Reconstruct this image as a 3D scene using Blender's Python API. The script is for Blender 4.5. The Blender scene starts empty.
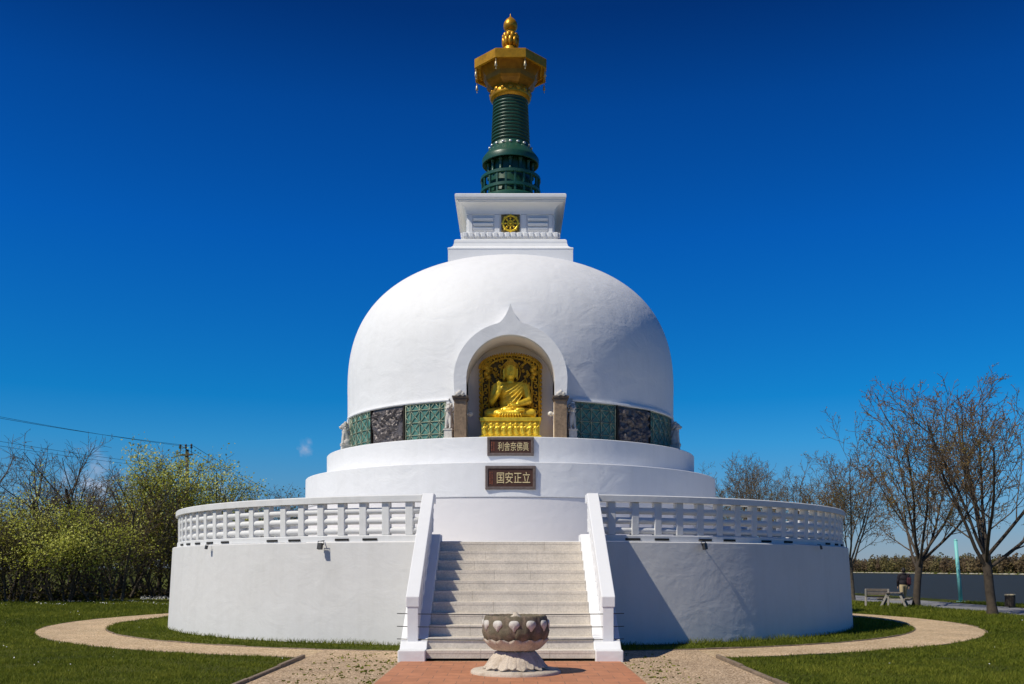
import bpy, bmesh, math, random
import numpy as np
from mathutils import Vector, Matrix, Euler, noise

S = bpy.context.scene
C = S.collection
R = math.radians
PI = math.pi
random.seed(11)
D, F, H = 32.2, 980.0, 1.7           # camera distance to the axis, focal length in px, eye height


# ------------------------------------------------------------------ helpers
def link(o, parent=None):
    C.objects.link(o)
    if parent:
        o.parent = parent
    return o


def tag(o, label=None, cat=None, group=None, kind=None):
    if label: o['label'] = label
    if cat: o['category'] = cat
    if group: o['group'] = group
    if kind: o['kind'] = kind
    return o


def empty(name, loc=(0, 0, 0), rz=0, label=None, cat=None, group=None):
    o = bpy.data.objects.new(name, None)
    o.empty_display_size = .2
    o.location = loc
    o.rotation_euler = (0, 0, rz)
    link(o)
    return tag(o, label, cat, group)


class MB:
    """collects geometry, builds ONE mesh object"""
    def __init__(s):
        s.v, s.f, s.sm, s.mi = [], [], [], []
        s.cur = 0

    def add(s, vs, fs, smooth=False):
        n = len(s.v)
        s.v += [tuple(p) for p in vs]
        for f in fs:
            s.f.append(tuple(i + n for i in f)); s.sm.append(smooth); s.mi.append(s.cur)
        return s

    def box(s, c, d, m=None):
        x, y, z = d[0] / 2, d[1] / 2, d[2] / 2
        vs = [Vector((i * x, j * y, k * z)) for k in (-1, 1) for j in (-1, 1) for i in (-1, 1)]
        if m is not None:
            vs = [m @ p for p in vs]
        vs = [p + Vector(c) for p in vs]
        return s.add(vs, [(0, 2, 3, 1), (4, 5, 7, 6), (0, 1, 5, 4), (2, 6, 7, 3), (0, 4, 6, 2), (1, 3, 7, 5)])

    def lathe(s, prof, n=96, a0=0, a1=2 * PI, c=(0, 0, 0), smooth=True, rx=1, ry=1):
        """prof [(r,z)...]; angle 0 faces the camera (-y), positive to +x"""
        full = abs(a1 - a0 - 2 * PI) < 1e-6
        k = n if full else n + 1
        vs, fs = [], []
        for i in range(k):
            a = a0 + (a1 - a0) * i / n
            for r, z in prof:
                vs.append((c[0] + rx * r * math.sin(a), c[1] - ry * r * math.cos(a), c[2] + z))
        m = len(prof)
        for i in range(n):
            j = (i + 1) % k
            for q in range(m - 1):
                fs.append((i * m + q, j * m + q, j * m + q + 1, i * m + q + 1))
        return s.add(vs, fs, smooth)

    def tube(s, pts, rad, n=6, closed=False, cap=True, smooth=True):
        pts = [Vector(p) for p in pts]
        k = len(pts)
        rad = [rad] * k if not hasattr(rad, '__len__') else rad
        vs, fs = [], []
        u = None
        for i, p in enumerate(pts):
            if closed:
                t = pts[(i + 1) % k] - pts[i - 1]
            else:
                t = pts[min(i + 1, k - 1)] - pts[max(i - 1, 0)]
            t.normalize()
            if u is None:
                u = t.cross(Vector((0, 0, 1)))
                if u.length < .2: u = t.cross(Vector((1, 0, 0)))
            else:
                u = u - t * u.dot(t)
                if u.length < 1e-4: u = t.orthogonal()
            u.normalize(); w = u.cross(t)
            for q in range(n):
                a = 2 * PI * q / n
                vs.append(p + (u * math.cos(a) + w * math.sin(a)) * rad[i])
        for i in range(k if closed else k - 1):
            j = (i + 1) % k
            for q in range(n):
                fs.append((i * n + q, i * n + (q + 1) % n, j * n + (q + 1) % n, j * n + q))
        s.add(vs, fs, smooth)
        if cap and not closed:
            b = len(s.v) - len(vs)
            for ring in (range(b + n - 1, b - 1, -1), range(b + (k - 1) * n, b + k * n)):
                s.f.append(tuple(ring)); s.sm.append(False); s.mi.append(s.cur)
        return s

    def prism(s, poly, axis, a, b):
        """extrude polygon [(u,v)] along axis 'x' (u=y,v=z), 'y' (u=x,v=z) or 'z' (u=x,v=y)"""
        def P(u, v, w):
            return {'x': (w, u, v), 'y': (u, w, v), 'z': (u, v, w)}[axis]
        n = len(poly)
        vs = [P(u, v, a) for u, v in poly] + [P(u, v, b) for u, v in poly]
        fs = [tuple(range(n)), tuple(range(2 * n - 1, n - 1, -1))]
        fs += [(i, i + n, (i + 1) % n + n, (i + 1) % n) for i in range(n)]
        return s.add(vs, fs)

    def ell(s, c, r, seg=12, rot=None):
        vs, fs = [], []
        rings = max(4, seg // 2)
        for i in range(rings + 1):
            th = PI * i / rings
            for j in range(seg):
                ph = 2 * PI * j / seg
                p = Vector((r[0] * math.sin(th) * math.cos(ph), r[1] * math.sin(th) * math.sin(ph), r[2] * math.cos(th)))
                if rot: p = rot @ p
                vs.append(p + Vector(c))
        for i in range(rings):
            for j in range(seg):
                fs.append((i * seg + j, (i + 1) * seg + j, (i + 1) * seg + (j + 1) % seg, i * seg + (j + 1) % seg))
        return s.add(vs, fs, True)

    def mesh(s, name, mats, bevel=0, normals=True):
        me = bpy.data.meshes.new(name)
        me.from_pydata(s.v, [], s.f)
        me.polygons.foreach_set('use_smooth', s.sm)
        for m in (mats if isinstance(mats, (list, tuple)) else [mats]):
            me.materials.append(m)
        me.polygons.foreach_set('material_index', s.mi)
        if normals or bevel:
            bm = bmesh.new(); bm.from_mesh(me)
            bmesh.ops.remove_doubles(bm, verts=bm.verts, dist=1e-5)
            bmesh.ops.recalc_face_normals(bm, faces=bm.faces)
            if bevel:
                es = [e for e in bm.edges if len(e.link_faces) == 2 and e.calc_face_angle(0) > R(35)]
                bmesh.ops.bevel(bm, geom=es, offset=bevel, segments=2, profile=.5, affect='EDGES', clamp_overlap=True)
            bm.to_mesh(me); bm.free()
        me.update()
        return me

    def build(s, name, mats, parent=None, bevel=0, loc=None, normals=True):
        o = bpy.data.objects.new(name, s.mesh(name, mats, bevel, normals))
        link(o, parent)
        if loc: o.location = loc
        return o


def quads(name, P, U, V, mats, col=None, parent=None, mi=None):
    """a cloud of parallelogram leaves (numpy): centre P, half vectors U, V"""
    n = len(P)
    vs = np.empty((n, 4, 3), np.float32)
    vs[:, 0] = P - U - V; vs[:, 1] = P + U - V; vs[:, 2] = P + U + V; vs[:, 3] = P - U + V
    me = bpy.data.meshes.new(name)
    me.vertices.add(n * 4); me.vertices.foreach_set('co', vs.ravel())
    me.loops.add(n * 4); me.loops.foreach_set('vertex_index', np.arange(n * 4, dtype=np.int32))
    me.polygons.add(n)
    me.polygons.foreach_set('loop_start', np.arange(0, n * 4, 4, dtype=np.int32))
    me.polygons.foreach_set('loop_total', np.full(n, 4, np.int32))
    for m in (mats if isinstance(mats, (list, tuple)) else [mats]): me.materials.append(m)
    if mi is not None: me.polygons.foreach_set('material_index', mi.astype(np.int32))
    me.update(calc_edges=True)
    if col is not None:
        a = me.attributes.new('tint', 'FLOAT', 'FACE'); a.data.foreach_set('value', col.astype(np.float32))
    o = bpy.data.objects.new(name, me)
    return link(o, parent)


def blob(name, prims, vox, mat, parent=None, smooth=3, loc=None):
    """one continuous body: overlapping ellipsoids and capsules fused by a voxel remesh"""
    mb = MB()
    for p in prims:
        if p[0] == 'e':
            mb.ell(p[1], p[2], 16, p[3] if len(p) > 3 else None)
        elif p[0] == 'c':
            a, b = Vector(p[1]), Vector(p[2])
            r0, r1 = p[3], p[4]
            mb.ell(a, (r0,) * 3, 12); mb.ell(b, (r1,) * 3, 12)
            mb.tube([a, b], [r0, r1], 12)
        elif p[0] == 'b':
            mb.box(p[1], p[2], p[3] if len(p) > 3 else None)
    o = bpy.data.objects.new('tmp', mb.mesh('tmp', mat))
    link(o)
    m = o.modifiers.new('r', 'REMESH'); m.mode = 'VOXEL'; m.voxel_size = vox; m.use_smooth_shade = True
    if smooth:
        k = o.modifiers.new('s', 'SMOOTH'); k.iterations = smooth; k.factor = .5
    dg = bpy.context.evaluated_depsgraph_get()
    me = bpy.data.meshes.new_from_object(o.evaluated_get(dg))
    me.name = name
    bpy.data.objects.remove(o)
    me.materials.clear(); me.materials.append(mat)
    r = link(bpy.data.objects.new(name, me), parent)
    if loc: r.location = loc
    return r


def copy_tree(o, parent=None):
    c = o.copy(); C.objects.link(c)
    c.parent = parent
    for ch in o.children:
        copy_tree(ch, c)
    return c


# ------------------------------------------------------------------ materials
def nodes(m):
    m.use_nodes = True
    nt = m.node_tree
    return nt, nt.nodes, nt.links, nt.nodes['Principled BSDF']


def mat(name, col, rough=.7, metal=0., var=.12, scale=3., bump=0., bscale=20., col2=None, thr=(.35, .7), spec=.4, fine=0.):
    m = bpy.data.materials.new(name)
    nt, N, L, B = nodes(m)
    g = N.new('ShaderNodeNewGeometry')
    tx = N.new('ShaderNodeTexCoord')
    n1 = N.new('ShaderNodeTexNoise'); n1.inputs['Scale'].default_value = scale; n1.inputs['Detail'].default_value = 8
    n1.inputs['Roughness'].default_value = .65
    L.new(tx.outputs['Object'], n1.inputs['Vector'])
    r = N.new('ShaderNodeMapRange'); r.inputs[1].default_value = thr[0]; r.inputs[2].default_value = thr[1]
    L.new(n1.outputs['Fac'], r.inputs[0])
    mx = N.new('ShaderNodeMix'); mx.data_type = 'RGBA'
    c2 = col2 or tuple(c * (1 - var * 2) for c in col)
    mx.inputs[6].default_value = (*col, 1); mx.inputs[7].default_value = (*c2, 1)
    L.new(r.outputs[0], mx.inputs[0])
    out = mx.outputs[2]
    if fine:
        n3 = N.new('ShaderNodeTexNoise'); n3.inputs['Scale'].default_value = scale * 14; n3.inputs['Detail'].default_value = 4
        L.new(tx.outputs['Object'], n3.inputs['Vector'])
        r3 = N.new('ShaderNodeMapRange'); r3.inputs[1].default_value = .3; r3.inputs[2].default_value = .7
        r3.inputs[3].default_value = 1 - fine; r3.inputs[4].default_value = 1 + fine
        L.new(n3.outputs['Fac'], r3.inputs[0])
        mu = N.new('ShaderNodeMix'); mu.data_type = 'RGBA'; mu.blend_type = 'MULTIPLY'; mu.inputs[0].default_value = 1
        L.new(out, mu.inputs[6]); L.new(r3.outputs[0], mu.inputs[7]); out = mu.outputs[2]
    L.new(out, B.inputs['Base Color'])
    B.inputs['Roughness'].default_value = rough
    B.inputs['Metallic'].default_value = metal
    B.inputs['Specular IOR Level'].default_value = spec
    if bump:
        n2 = N.new('ShaderNodeTexNoise'); n2.inputs['Scale'].default_value = bscale; n2.inputs['Detail'].default_value = 6
        L.new(tx.outputs['Object'], n2.inputs['Vector'])
        b = N.new('ShaderNodeBump'); b.inputs['Strength'].default_value = bump; b.inputs['Distance'].default_value = .02
        L.new(n2.outputs['Fac'], b.inputs['Height']); L.new(b.outputs[0], B.inputs['Normal'])
    return m


def plaster(name, col, dirt=(.55, .54, .52), amt=.25, wave=.6):
    """hand-trowelled lime paint: uneven trowel waves, faint run-off streaks"""
    m = bpy.data.materials.new(name)
    nt, N, L, B = nodes(m)
    g = N.new('ShaderNodeNewGeometry')
    mp = N.new('ShaderNodeMapping'); mp.inputs['Scale'].default_value = (2.2, 2.2, .25)
    L.new(g.outputs['Position'], mp.inputs['Vector'])
    st = N.new('ShaderNodeTexNoise'); st.inputs['Scale'].default_value = 1.6; st.inputs['Detail'].default_value = 7; st.inputs['Roughness'].default_value = .7
    L.new(mp.outputs[0], st.inputs['Vector'])
    pa = N.new('ShaderNodeTexNoise'); pa.inputs['Scale'].default_value = .9; pa.inputs['Detail'].default_value = 8; pa.inputs['Roughness'].default_value = .7
    L.new(g.outputs['Position'], pa.inputs['Vector'])
    ad = N.new('ShaderNodeMath'); ad.operation = 'MULTIPLY'
    L.new(st.outputs['Fac'], ad.inputs[0]); L.new(pa.outputs['Fac'], ad.inputs[1])
    r = N.new('ShaderNodeMapRange'); r.inputs[1].default_value = .2; r.inputs[2].default_value = .5; r.inputs[4].default_value = amt
    L.new(ad.outputs[0], r.inputs[0])
    mx = N.new('ShaderNodeMix'); mx.data_type = 'RGBA'
    mx.inputs[6].default_value = (*col, 1); mx.inputs[7].default_value = (*dirt, 1)
    L.new(r.outputs[0], mx.inputs[0]); L.new(mx.outputs[2], B.inputs['Base Color'])
    B.inputs['Roughness'].default_value = .62
    B.inputs['Specular IOR Level'].default_value = .3
    m2 = N.new('ShaderNodeMapping'); m2.inputs['Scale'].default_value = (1, 1, 1.5)
    L.new(g.outputs['Position'], m2.inputs['Vector'])
    w1 = N.new('ShaderNodeTexNoise'); w1.inputs['Scale'].default_value = 1.1; w1.inputs['Detail'].default_value = 5; w1.inputs['Roughness'].default_value = .55
    w1.inputs['Distortion'].default_value = .6
    L.new(m2.outputs[0], w1.inputs['Vector'])
    w2 = N.new('ShaderNodeTexNoise'); w2.inputs['Scale'].default_value = 5; w2.inputs['Detail'].default_value = 4
    L.new(g.outputs['Position'], w2.inputs['Vector'])
    b1 = N.new('ShaderNodeBump'); b1.inputs['Strength'].default_value = wave; b1.inputs['Distance'].default_value = .045
    L.new(w1.outputs['Fac'], b1.inputs['Height'])
    b2 = N.new('ShaderNodeBump'); b2.inputs['Strength'].default_value = .5; b2.inputs['Distance'].default_value = .012
    L.new(w2.outputs['Fac'], b2.inputs['Height']); L.new(b1.outputs[0], b2.inputs['Normal'])
    L.new(b2.outputs[0], B.inputs['Normal'])
    return m


def leafmat(name, c1, c2, c3=None, trans=.35, rough=.6):
    m = bpy.data.materials.new(name)
    nt, N, L, B = nodes(m)
    at = N.new('ShaderNodeAttribute'); at.attribute_name = 'tint'
    cr = N.new('ShaderNodeValToRGB')
    cr.color_ramp.elements[0].color = (*c1, 1); cr.color_ramp.elements[1].color = (*(c3 or c2), 1)
    if c3:
        e = cr.color_ramp.elements.new(.5); e.color = (*c2, 1)
    L.new(at.outputs['Fac'], cr.inputs[0])
    L.new(cr.outputs[0], B.inputs['Base Color'])
    B.inputs['Roughness'].default_value = rough
    B.inputs['Specular IOR Level'].default_value = .2
    if trans:
        t = N.new('ShaderNodeBsdfTranslucent'); L.new(cr.outputs[0], t.inputs['Color'])
        mix = N.new('ShaderNodeMixShader'); mix.inputs[0].default_value = trans
        L.new(B.outputs[0], mix.inputs[1]); L.new(t.outputs[0], mix.inputs[2])
        L.new(mix.outputs[0], N['Material Output'].inputs['Surface'])
    return m


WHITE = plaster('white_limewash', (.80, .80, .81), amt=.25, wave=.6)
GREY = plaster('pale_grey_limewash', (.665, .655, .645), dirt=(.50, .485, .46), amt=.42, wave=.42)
LILAC = plaster('terrace_limewash', (.76, .735, .735), dirt=(.66, .63, .62), amt=.25, wave=.3)
RAILW = plaster('balustrade_paint', (.70, .70, .70), dirt=(.42, .40, .37), amt=.40, wave=.2)
TRIM = plaster('trim_paint', (.78, .78, .79), amt=.15, wave=.15)
NICHE = plaster('niche_bounce_paint', (.90, .82, .73), dirt=(.74, .65, .56), amt=.3, wave=.2)  # warm tone carries the light bounced off the gold statue
STEP = mat('step_stone', (.71, .645, .56), .75, var=.10, scale=2.2, bump=.25, bscale=14, fine=.12)
GOLD = mat('gilded_bronze', (1.0, .68, .055), .36, .40, var=.18, scale=5, bump=.25, bscale=30)
GOLDD = mat('aged_gilding', (.80, .46, .035), .42, .45, var=.25, scale=6, bump=.25, bscale=30)
BRONZE = mat('dark_bronze', (.035, .027, .018), .55, .5, var=.2, scale=8)
SPGOLD = mat('weathered_gilding', (.68, .33, .016), .38, .5, var=.22, scale=4, bump=.2, bscale=25)
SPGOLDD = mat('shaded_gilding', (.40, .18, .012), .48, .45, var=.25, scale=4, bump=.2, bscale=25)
GREEN = mat('green_enamel', (.010, .072, .046), .36, 0, scale=2.5, col2=(.022, .075, .048), bump=.12, spec=.5, fine=.25)
SILVER = mat('silvered_metal', (.75, .77, .75), .35, .6, var=.1)
PLATE = mat('olive_plate', (.20, .15, .06), .6, .2, var=.3, scale=9)
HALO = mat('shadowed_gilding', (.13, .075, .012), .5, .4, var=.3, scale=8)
BELL = mat('pale_brass', (.72, .60, .38), .4, .3, var=.2)
GRAN = mat('brown_granite', (.33, .23, .145), .55, var=.25, scale=14, fine=.2)
GRAND = mat('dark_granite', (.15, .11, .08), .5, var=.25, scale=14, fine=.2)
TEAL = mat('verdigris_glaze', (.10, .27, .23), .5, var=.25, scale=6, fine=.15)
TEALB = mat('lattice_bronze', (.35, .40, .30), .5, .2, var=.25, scale=8)
RELIEF = mat('relief_bronze', (.17, .15, .15), .45, .35, var=.3, scale=9, col2=(.06, .052, .052))
WOODP = mat('plaque_board', (.085, .035, .022), .55, var=.2, scale=8)
FRAMEP = mat('plaque_frame', (.17, .13, .115), .55, var=.2, scale=10)
LETTER = mat('gilt_lettering', (.85, .68, .36), .45, .2, var=.05)
REDINK = mat('red_lettering', (.33, .10, .05), .6, var=.05)
STONE = mat('white_stone', (.66, .62, .57), .75, var=.15, scale=6, bump=.3, bscale=30, fine=.12)
BOWLS = mat('mossy_bowl_stone', (.13, .108, .07), .8, scale=6, col2=(.25, .18, .135), thr=(.45, .68), bump=.4, bscale=18, fine=.3)
FOOTS = mat('bowl_foot_stone', (.55, .47, .38), .8, scale=5, col2=(.32, .25, .18), thr=(.5, .75), bump=.4, bscale=18, fine=.2)
DARK = mat('recess_shade_and_liner', (.02, .02, .02), .9)  # near-black that paints shade in slots and gaps; also the bin liner
BLACKM = mat('black_cable', (.02, .02, .022), .5)
GREYM = mat('grey_metal', (.06, .06, .06), .5, .3)
LAMPW = mat('opal_glass', (.75, .72, .66), .25)
WATERM = None


# ------------------------------------------------------------------ camera, world, light
cam = bpy.data.cameras.new('camera')
cam.lens = F * 36 / 1024; cam.sensor_width = 36; cam.sensor_fit = 'HORIZONTAL'
cam.shift_x = 1.5 / 1024; cam.shift_y = 227 / 1024
cam.clip_end = 9000
co = bpy.data.objects.new('camera', cam); C.objects.link(co)
co.location = (0, -D, H); co.rotation_euler = (R(90), 0, 0)
S.camera = co

SUN_EL, SUN_AZ = R(50), math.atan2(-.871, -.491)
sd = Vector((math.sin(SUN_AZ) * math.cos(SUN_EL), math.cos(SUN_AZ) * math.cos(SUN_EL), math.sin(SUN_EL)))
sl = bpy.data.lights.new('sun', 'SUN'); sl.energy = 4.3; sl.angle = R(.5); sl.color = (1, .94, .80)
so = bpy.data.objects.new('sun', sl); C.objects.link(so)
so.rotation_euler = (-sd).to_track_quat('-Z', 'Y').to_euler(); so.location = (-30, -40, 60)

W = bpy.data.worlds.new('World'); S.world = W; W.use_nodes = True
N, L = W.node_tree.nodes, W.node_tree.links
bg = N['Background']; bg.inputs[1].default_value = .105
sky = N.new('ShaderNodeTexSky'); sky.sky_type = 'NISHITA'; sky.sun_disc = False
sky.sun_elevation = SUN_EL; sky.sun_rotation = SUN_AZ
sky.air_density = 1.0; sky.dust_density = .15; sky.ozone_density = 4.5; sky.altitude = 300
ml = N.new('ShaderNodeMix'); ml.data_type = 'RGBA'; ml.blend_type = 'MULTIPLY'; ml.inputs[0].default_value = 1
# deep polarised blue: the sky is filtered by height above the horizon
tg = N.new('ShaderNodeTexCoord'); sz_ = N.new('ShaderNodeSeparateXYZ'); L.new(tg.outputs['Generated'], sz_.inputs[0])
rp = N.new('ShaderNodeValToRGB'); rp.color_ramp.elements[0].position = .0; rp.color_ramp.elements[0].color = (.36, .45, .70, 1)
rp.color_ramp.elements[1].position = 1; rp.color_ramp.elements[1].color = (.07, .18, .45, 1)
for z_, c_ in ((.03, (.34, .46, .68)), (.085, (.24, .56, .82)), (.124, (.12, .60, .92)), (.168, (.03, .54, .93)), (.317, (.012, .415, 1.0)), (.423, (.01, .31, .81)), (.495, (.008, .185, .53)), (.62, (.05, .20, .50))):
    e_ = rp.color_ramp.elements.new(z_); e_.color = (*c_, 1)
L.new(sz_.outputs[2], rp.inputs[0]); L.new(rp.outputs[0], ml.inputs[7])
L.new(sky.outputs[0], ml.inputs[6])
# a few small fair-weather clouds low over the horizon, placed by sky direction
tc = N.new('ShaderNodeTexCoord')
nz = N.new('ShaderNodeTexNoise'); nz.inputs['Scale'].default_value = 55; nz.inputs['Detail'].default_value = 6
L.new(tc.outputs['Generated'], nz.inputs['Vector'])
wn = N.new('ShaderNodeTexNoise'); wn.inputs['Scale'].default_value = 90; wn.inputs['Detail'].default_value = 3
L.new(tc.outputs['Generated'], wn.inputs['Vector'])
w0 = N.new('ShaderNodeVectorMath'); w0.operation = 'MULTIPLY_ADD'; w0.inputs[1].default_value = (.022, .022, .014)
L.new(wn.outputs['Color'], w0.inputs[0])
sh = N.new('ShaderNodeVectorMath'); sh.operation = 'SUBTRACT'; sh.inputs[1].default_value = (.011, .011, .007)
L.new(tc.outputs['Generated'], sh.inputs[0]); L.new(sh.outputs[0], w0.inputs[2])
prev = None
for (px, py, rr) in ((306, 447, .010), (84, 474, .03), (105, 486, .03), (226, 490, .022)):
    d = Vector((px - 510.5, F, 569 - py)).normalized()
    ds = N.new('ShaderNodeVectorMath'); ds.operation = 'DISTANCE'; ds.inputs[1].default_value = d
    L.new(w0.outputs[0], ds.inputs[0])
    mr = N.new('ShaderNodeMapRange'); mr.inputs[1].default_value = 0; mr.inputs[2].default_value = rr
    mr.inputs[3].default_value = .8; mr.inputs[4].default_value = 0
    L.new(ds.outputs['Value'], mr.inputs[0])
    if prev is None: prev = mr.outputs[0]
    else:
        mm = N.new('ShaderNodeMath'); mm.operation = 'MAXIMUM'
        L.new(prev, mm.inputs[0]); L.new(mr.outputs[0], mm.inputs[1]); prev = mm.outputs[0]
cl = N.new('ShaderNodeMath'); cl.operation = 'MULTIPLY'; L.new(prev, cl.inputs[0])
cr = N.new('ShaderNodeMapRange'); cr.inputs[1].default_value = .46; cr.inputs[2].default_value = .80
L.new(nz.outputs['Fac'], cr.inputs[0]); L.new(cr.outputs[0], cl.inputs[1])
cm = N.new('ShaderNodeMix'); cm.data_type = 'RGBA'; cm.inputs[7].default_value = (6.5, 6.0, 6.6, 1)
L.new(cl.outputs[0], cm.inputs[0]); L.new(ml.outputs[2], cm.inputs[6])
L.new(cm.outputs[2], bg.inputs[0])

vs = S.view_settings
vs.view_transform = 'Standard'; vs.look = 'None'; vs.gamma = 1; vs.exposure = 0; vs.use_curve_mapping = False


# ------------------------------------------------------------------ ground, paths, water
def grass_ground():
    m = bpy.data.materials.new('lawn')
    nt, N, L, B = nodes(m)
    g = N.new('ShaderNodeNewGeometry')
    a = N.new('ShaderNodeTexNoise'); a.inputs['Scale'].default_value = .35; a.inputs['Detail'].default_value = 6
    b = N.new('ShaderNodeTexNoise'); b.inputs['Scale'].default_value = 9; b.inputs['Detail'].default_value = 8; b.inputs['Roughness'].default_value = .75
    for n in (a, b): L.new(g.outputs['Position'], n.inputs['Vector'])
    c = N.new('ShaderNodeValToRGB')
    c.color_ramp.elements[0].position = .36; c.color_ramp.elements[0].color = (.026, .038, .005, 1)
    c.color_ramp.elements[1].position = .66; c.color_ramp.elements[1].color = (.15, .155, .020, 1)
    ad = N.new('ShaderNodeMix'); ad.data_type = 'FLOAT'; ad.inputs[0].default_value = .5
    L.new(a.outputs['Fac'], ad.inputs[2]); L.new(b.outputs['Fac'], ad.inputs[3])
    L.new(ad.outputs[0], c.inputs[0]); L.new(c.outputs[0], B.inputs['Base Color'])
    B.inputs['Roughness'].default_value = .9; B.inputs['Specular IOR Level'].default_value = .1
    bp = N.new('ShaderNodeBump'); bp.inputs['Strength'].default_value = .8; bp.inputs['Distance'].default_value = .06
    L.new(b.outputs['Fac'], bp.inputs['Height']); L.new(bp.outputs[0], B.inputs['Normal'])
    return m


def gravel(name, c1, c2, c3):
    m = bpy.data.materials.new(name)
    nt, N, L, B = nodes(m)
    g = N.new('ShaderNodeNewGeometry')
    v = N.new('ShaderNodeTexVoronoi'); v.inputs['Scale'].default_value = 42
    L.new(g.outputs['Position'], v.inputs['Vector'])
    sp = N.new('ShaderNodeSeparateColor'); L.new(v.outputs['Color'], sp.inputs[0])
    a = N.new('ShaderNodeTexNoise'); a.inputs['Scale'].default_value = .8; a.inputs['Detail'].default_value = 7; a.inputs['Roughness'].default_value = .7
    L.new(g.outputs['Position'], a.inputs['Vector'])
    c = N.new('ShaderNodeValToRGB')
    c.color_ramp.elements[0].position = .1; c.color_ramp.elements[0].color = (*c1, 1)
    c.color_ramp.elements[1].position = .95; c.color_ramp.elements[1].color = (*c3, 1)
    e = c.color_ramp.elements.new(.5); e.color = (*c2, 1)
    L.new(sp.outputs[0], c.inputs[0])
    r = N.new('ShaderNodeMapRange'); r.inputs[1].default_value = .3; r.inputs[2].default_value = .7; r.inputs[3].default_value = .75; r.inputs[4].default_value = 1.15
    L.new(a.outputs['Fac'], r.inputs[0])
    mu = N.new('ShaderNodeMix'); mu.data_type = 'RGBA'; mu.blend_type = 'MULTIPLY'; mu.inputs[0].default_value = 1
    L.new(c.outputs[0], mu.inputs[6]); L.new(r.outputs[0], mu.inputs[7])
    L.new(mu.outputs[2], B.inputs['Base Color']); B.inputs['Roughness'].default_value = .95
    bp = N.new('ShaderNodeBump'); bp.inputs['Strength'].default_value = .7; bp.inputs['Distance'].default_value = .03; bp.invert = True
    L.new(v.outputs['Distance'], bp.inputs['Height']); L.new(bp.outputs[0], B.inputs['Normal'])
    return m


def tiles():
    m = bpy.data.materials.new('terracotta_paving')
    nt, N, L, B = nodes(m)
    g = N.new('ShaderNodeNewGeometry')
    br = N.new('ShaderNodeTexBrick'); br.offset = .5
    br.inputs['Scale'].default_value = 1; br.inputs['Brick Width'].default_value = .40; br.inputs['Row Height'].default_value = .40
    br.inputs['Mortar Size'].default_value = .006; br.inputs['Mortar Smooth'].default_value = .2
    br.inputs['Color1'].default_value = (.52, .215, .105, 1); br.inputs['Color2'].default_value = (.45, .185, .09, 1)
    br.inputs['Mortar'].default_value = (.23, .12, .075, 1)
    L.new(g.outputs['Position'], br.inputs['Vector'])
    a = N.new('ShaderNodeTexNoise'); a.inputs['Scale'].default_value = 3; a.inputs['Detail'].default_value = 8; a.inputs['Roughness'].default_value = .7
    L.new(g.outputs['Position'], a.inputs['Vector'])
    r = N.new('ShaderNodeMapRange'); r.inputs[1].default_value = .3; r.inputs[2].default_value = .7; r.inputs[3].default_value = .78; r.inputs[4].default_value = 1.2
    L.new(a.outputs['Fac'], r.inputs[0])
    mu = N.new('ShaderNodeMix'); mu.data_type = 'RGBA'; mu.blend_type = 'MULTIPLY'; mu.inputs[0].default_value = 1
    L.new(br.outputs['Color'], mu.inputs[6]); L.new(r.outputs[0], mu.inputs[7])
    L.new(mu.outputs[2], B.inputs['Base Color']); B.inputs['Roughness'].default_value = .7
    bp = N.new('ShaderNodeBump'); bp.inputs['Strength'].default_value = .4; bp.inputs['Distance'].default_value = .008; bp.invert = True
    L.new(br.outputs['Fac'], bp.inputs['Height']); L.new(bp.outputs[0], B.inputs['Normal'])
    return m


LAWN = grass_ground()
GRAVEL = gravel('tan_gravel', (.32, .215, .115), (.60, .415, .235), (.78, .62, .42))
GRAVEL2 = gravel('worn_gravel', (.23, .15, .085), (.50, .345, .205), (.72, .55, .38))
ASPH = mat('pale_asphalt', (.24, .235, .24), .9, var=.12, scale=1.5, bump=.2, bscale=40, fine=.15)

# one ground sheet: lawn, river bed and far shore
xs = [-3000, -300, -60, 0, 24.4, 25.2, 27.0, 268, 276, 600, 4000]
zs = [0, 0, 0, 0, 0, -.15, -2.2, -2.4, -1.0, -.6, 0]
ys = [-400, -30, 0, 40, 120, 400, 1200, 6000]
mb = MB()
vv = [(x, y, z) for y in ys for x, z in zip(xs, zs)]
nx = len(xs)
ff = [(j * nx + i, j * nx + i + 1, (j + 1) * nx + i + 1, (j + 1) * nx + i) for j in range(len(ys) - 1) for i in range(nx - 1)]
mb.add(vv, ff)
tag(mb.build('ground', LAWN), kind='structure')

RI, RO = 12.3, 14.05
mb = MB().lathe([(RI, .006), (RO, .006)], 160, smooth=False)
tag(mb.build('gravel_path', GRAVEL), kind='structure')
mb = MB()
AX = 3.9
front = []
for i in range(25):
    x = -AX + 2 * AX * i / 24
    front.append((x, -math.sqrt(RI * RI - x * x) + (0 if abs(x) > 2.2 else .0)))
mb.add([(x, y, .012) for x, y in front] + [(x, -60, .012) for x, y in front], [(i, i + 1, i + 26, i + 25) for i in range(24)])
tag(mb.build('gravel_avenue', GRAVEL2), kind='structure')
mb = MB().box((0, -37.2, .012), (4.0, 45.6, .024))
tag(mb.build('terracotta_pavement', tiles(), bevel=.008), kind='structure')
mb = MB().add([(18.8, -60, .006), (22.2, -60, .006), (22.2, 500, .006), (18.8, 500, .006)], [(0, 1, 2, 3)])
tag(mb.build('riverside_path', ASPH), kind='structure')

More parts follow.
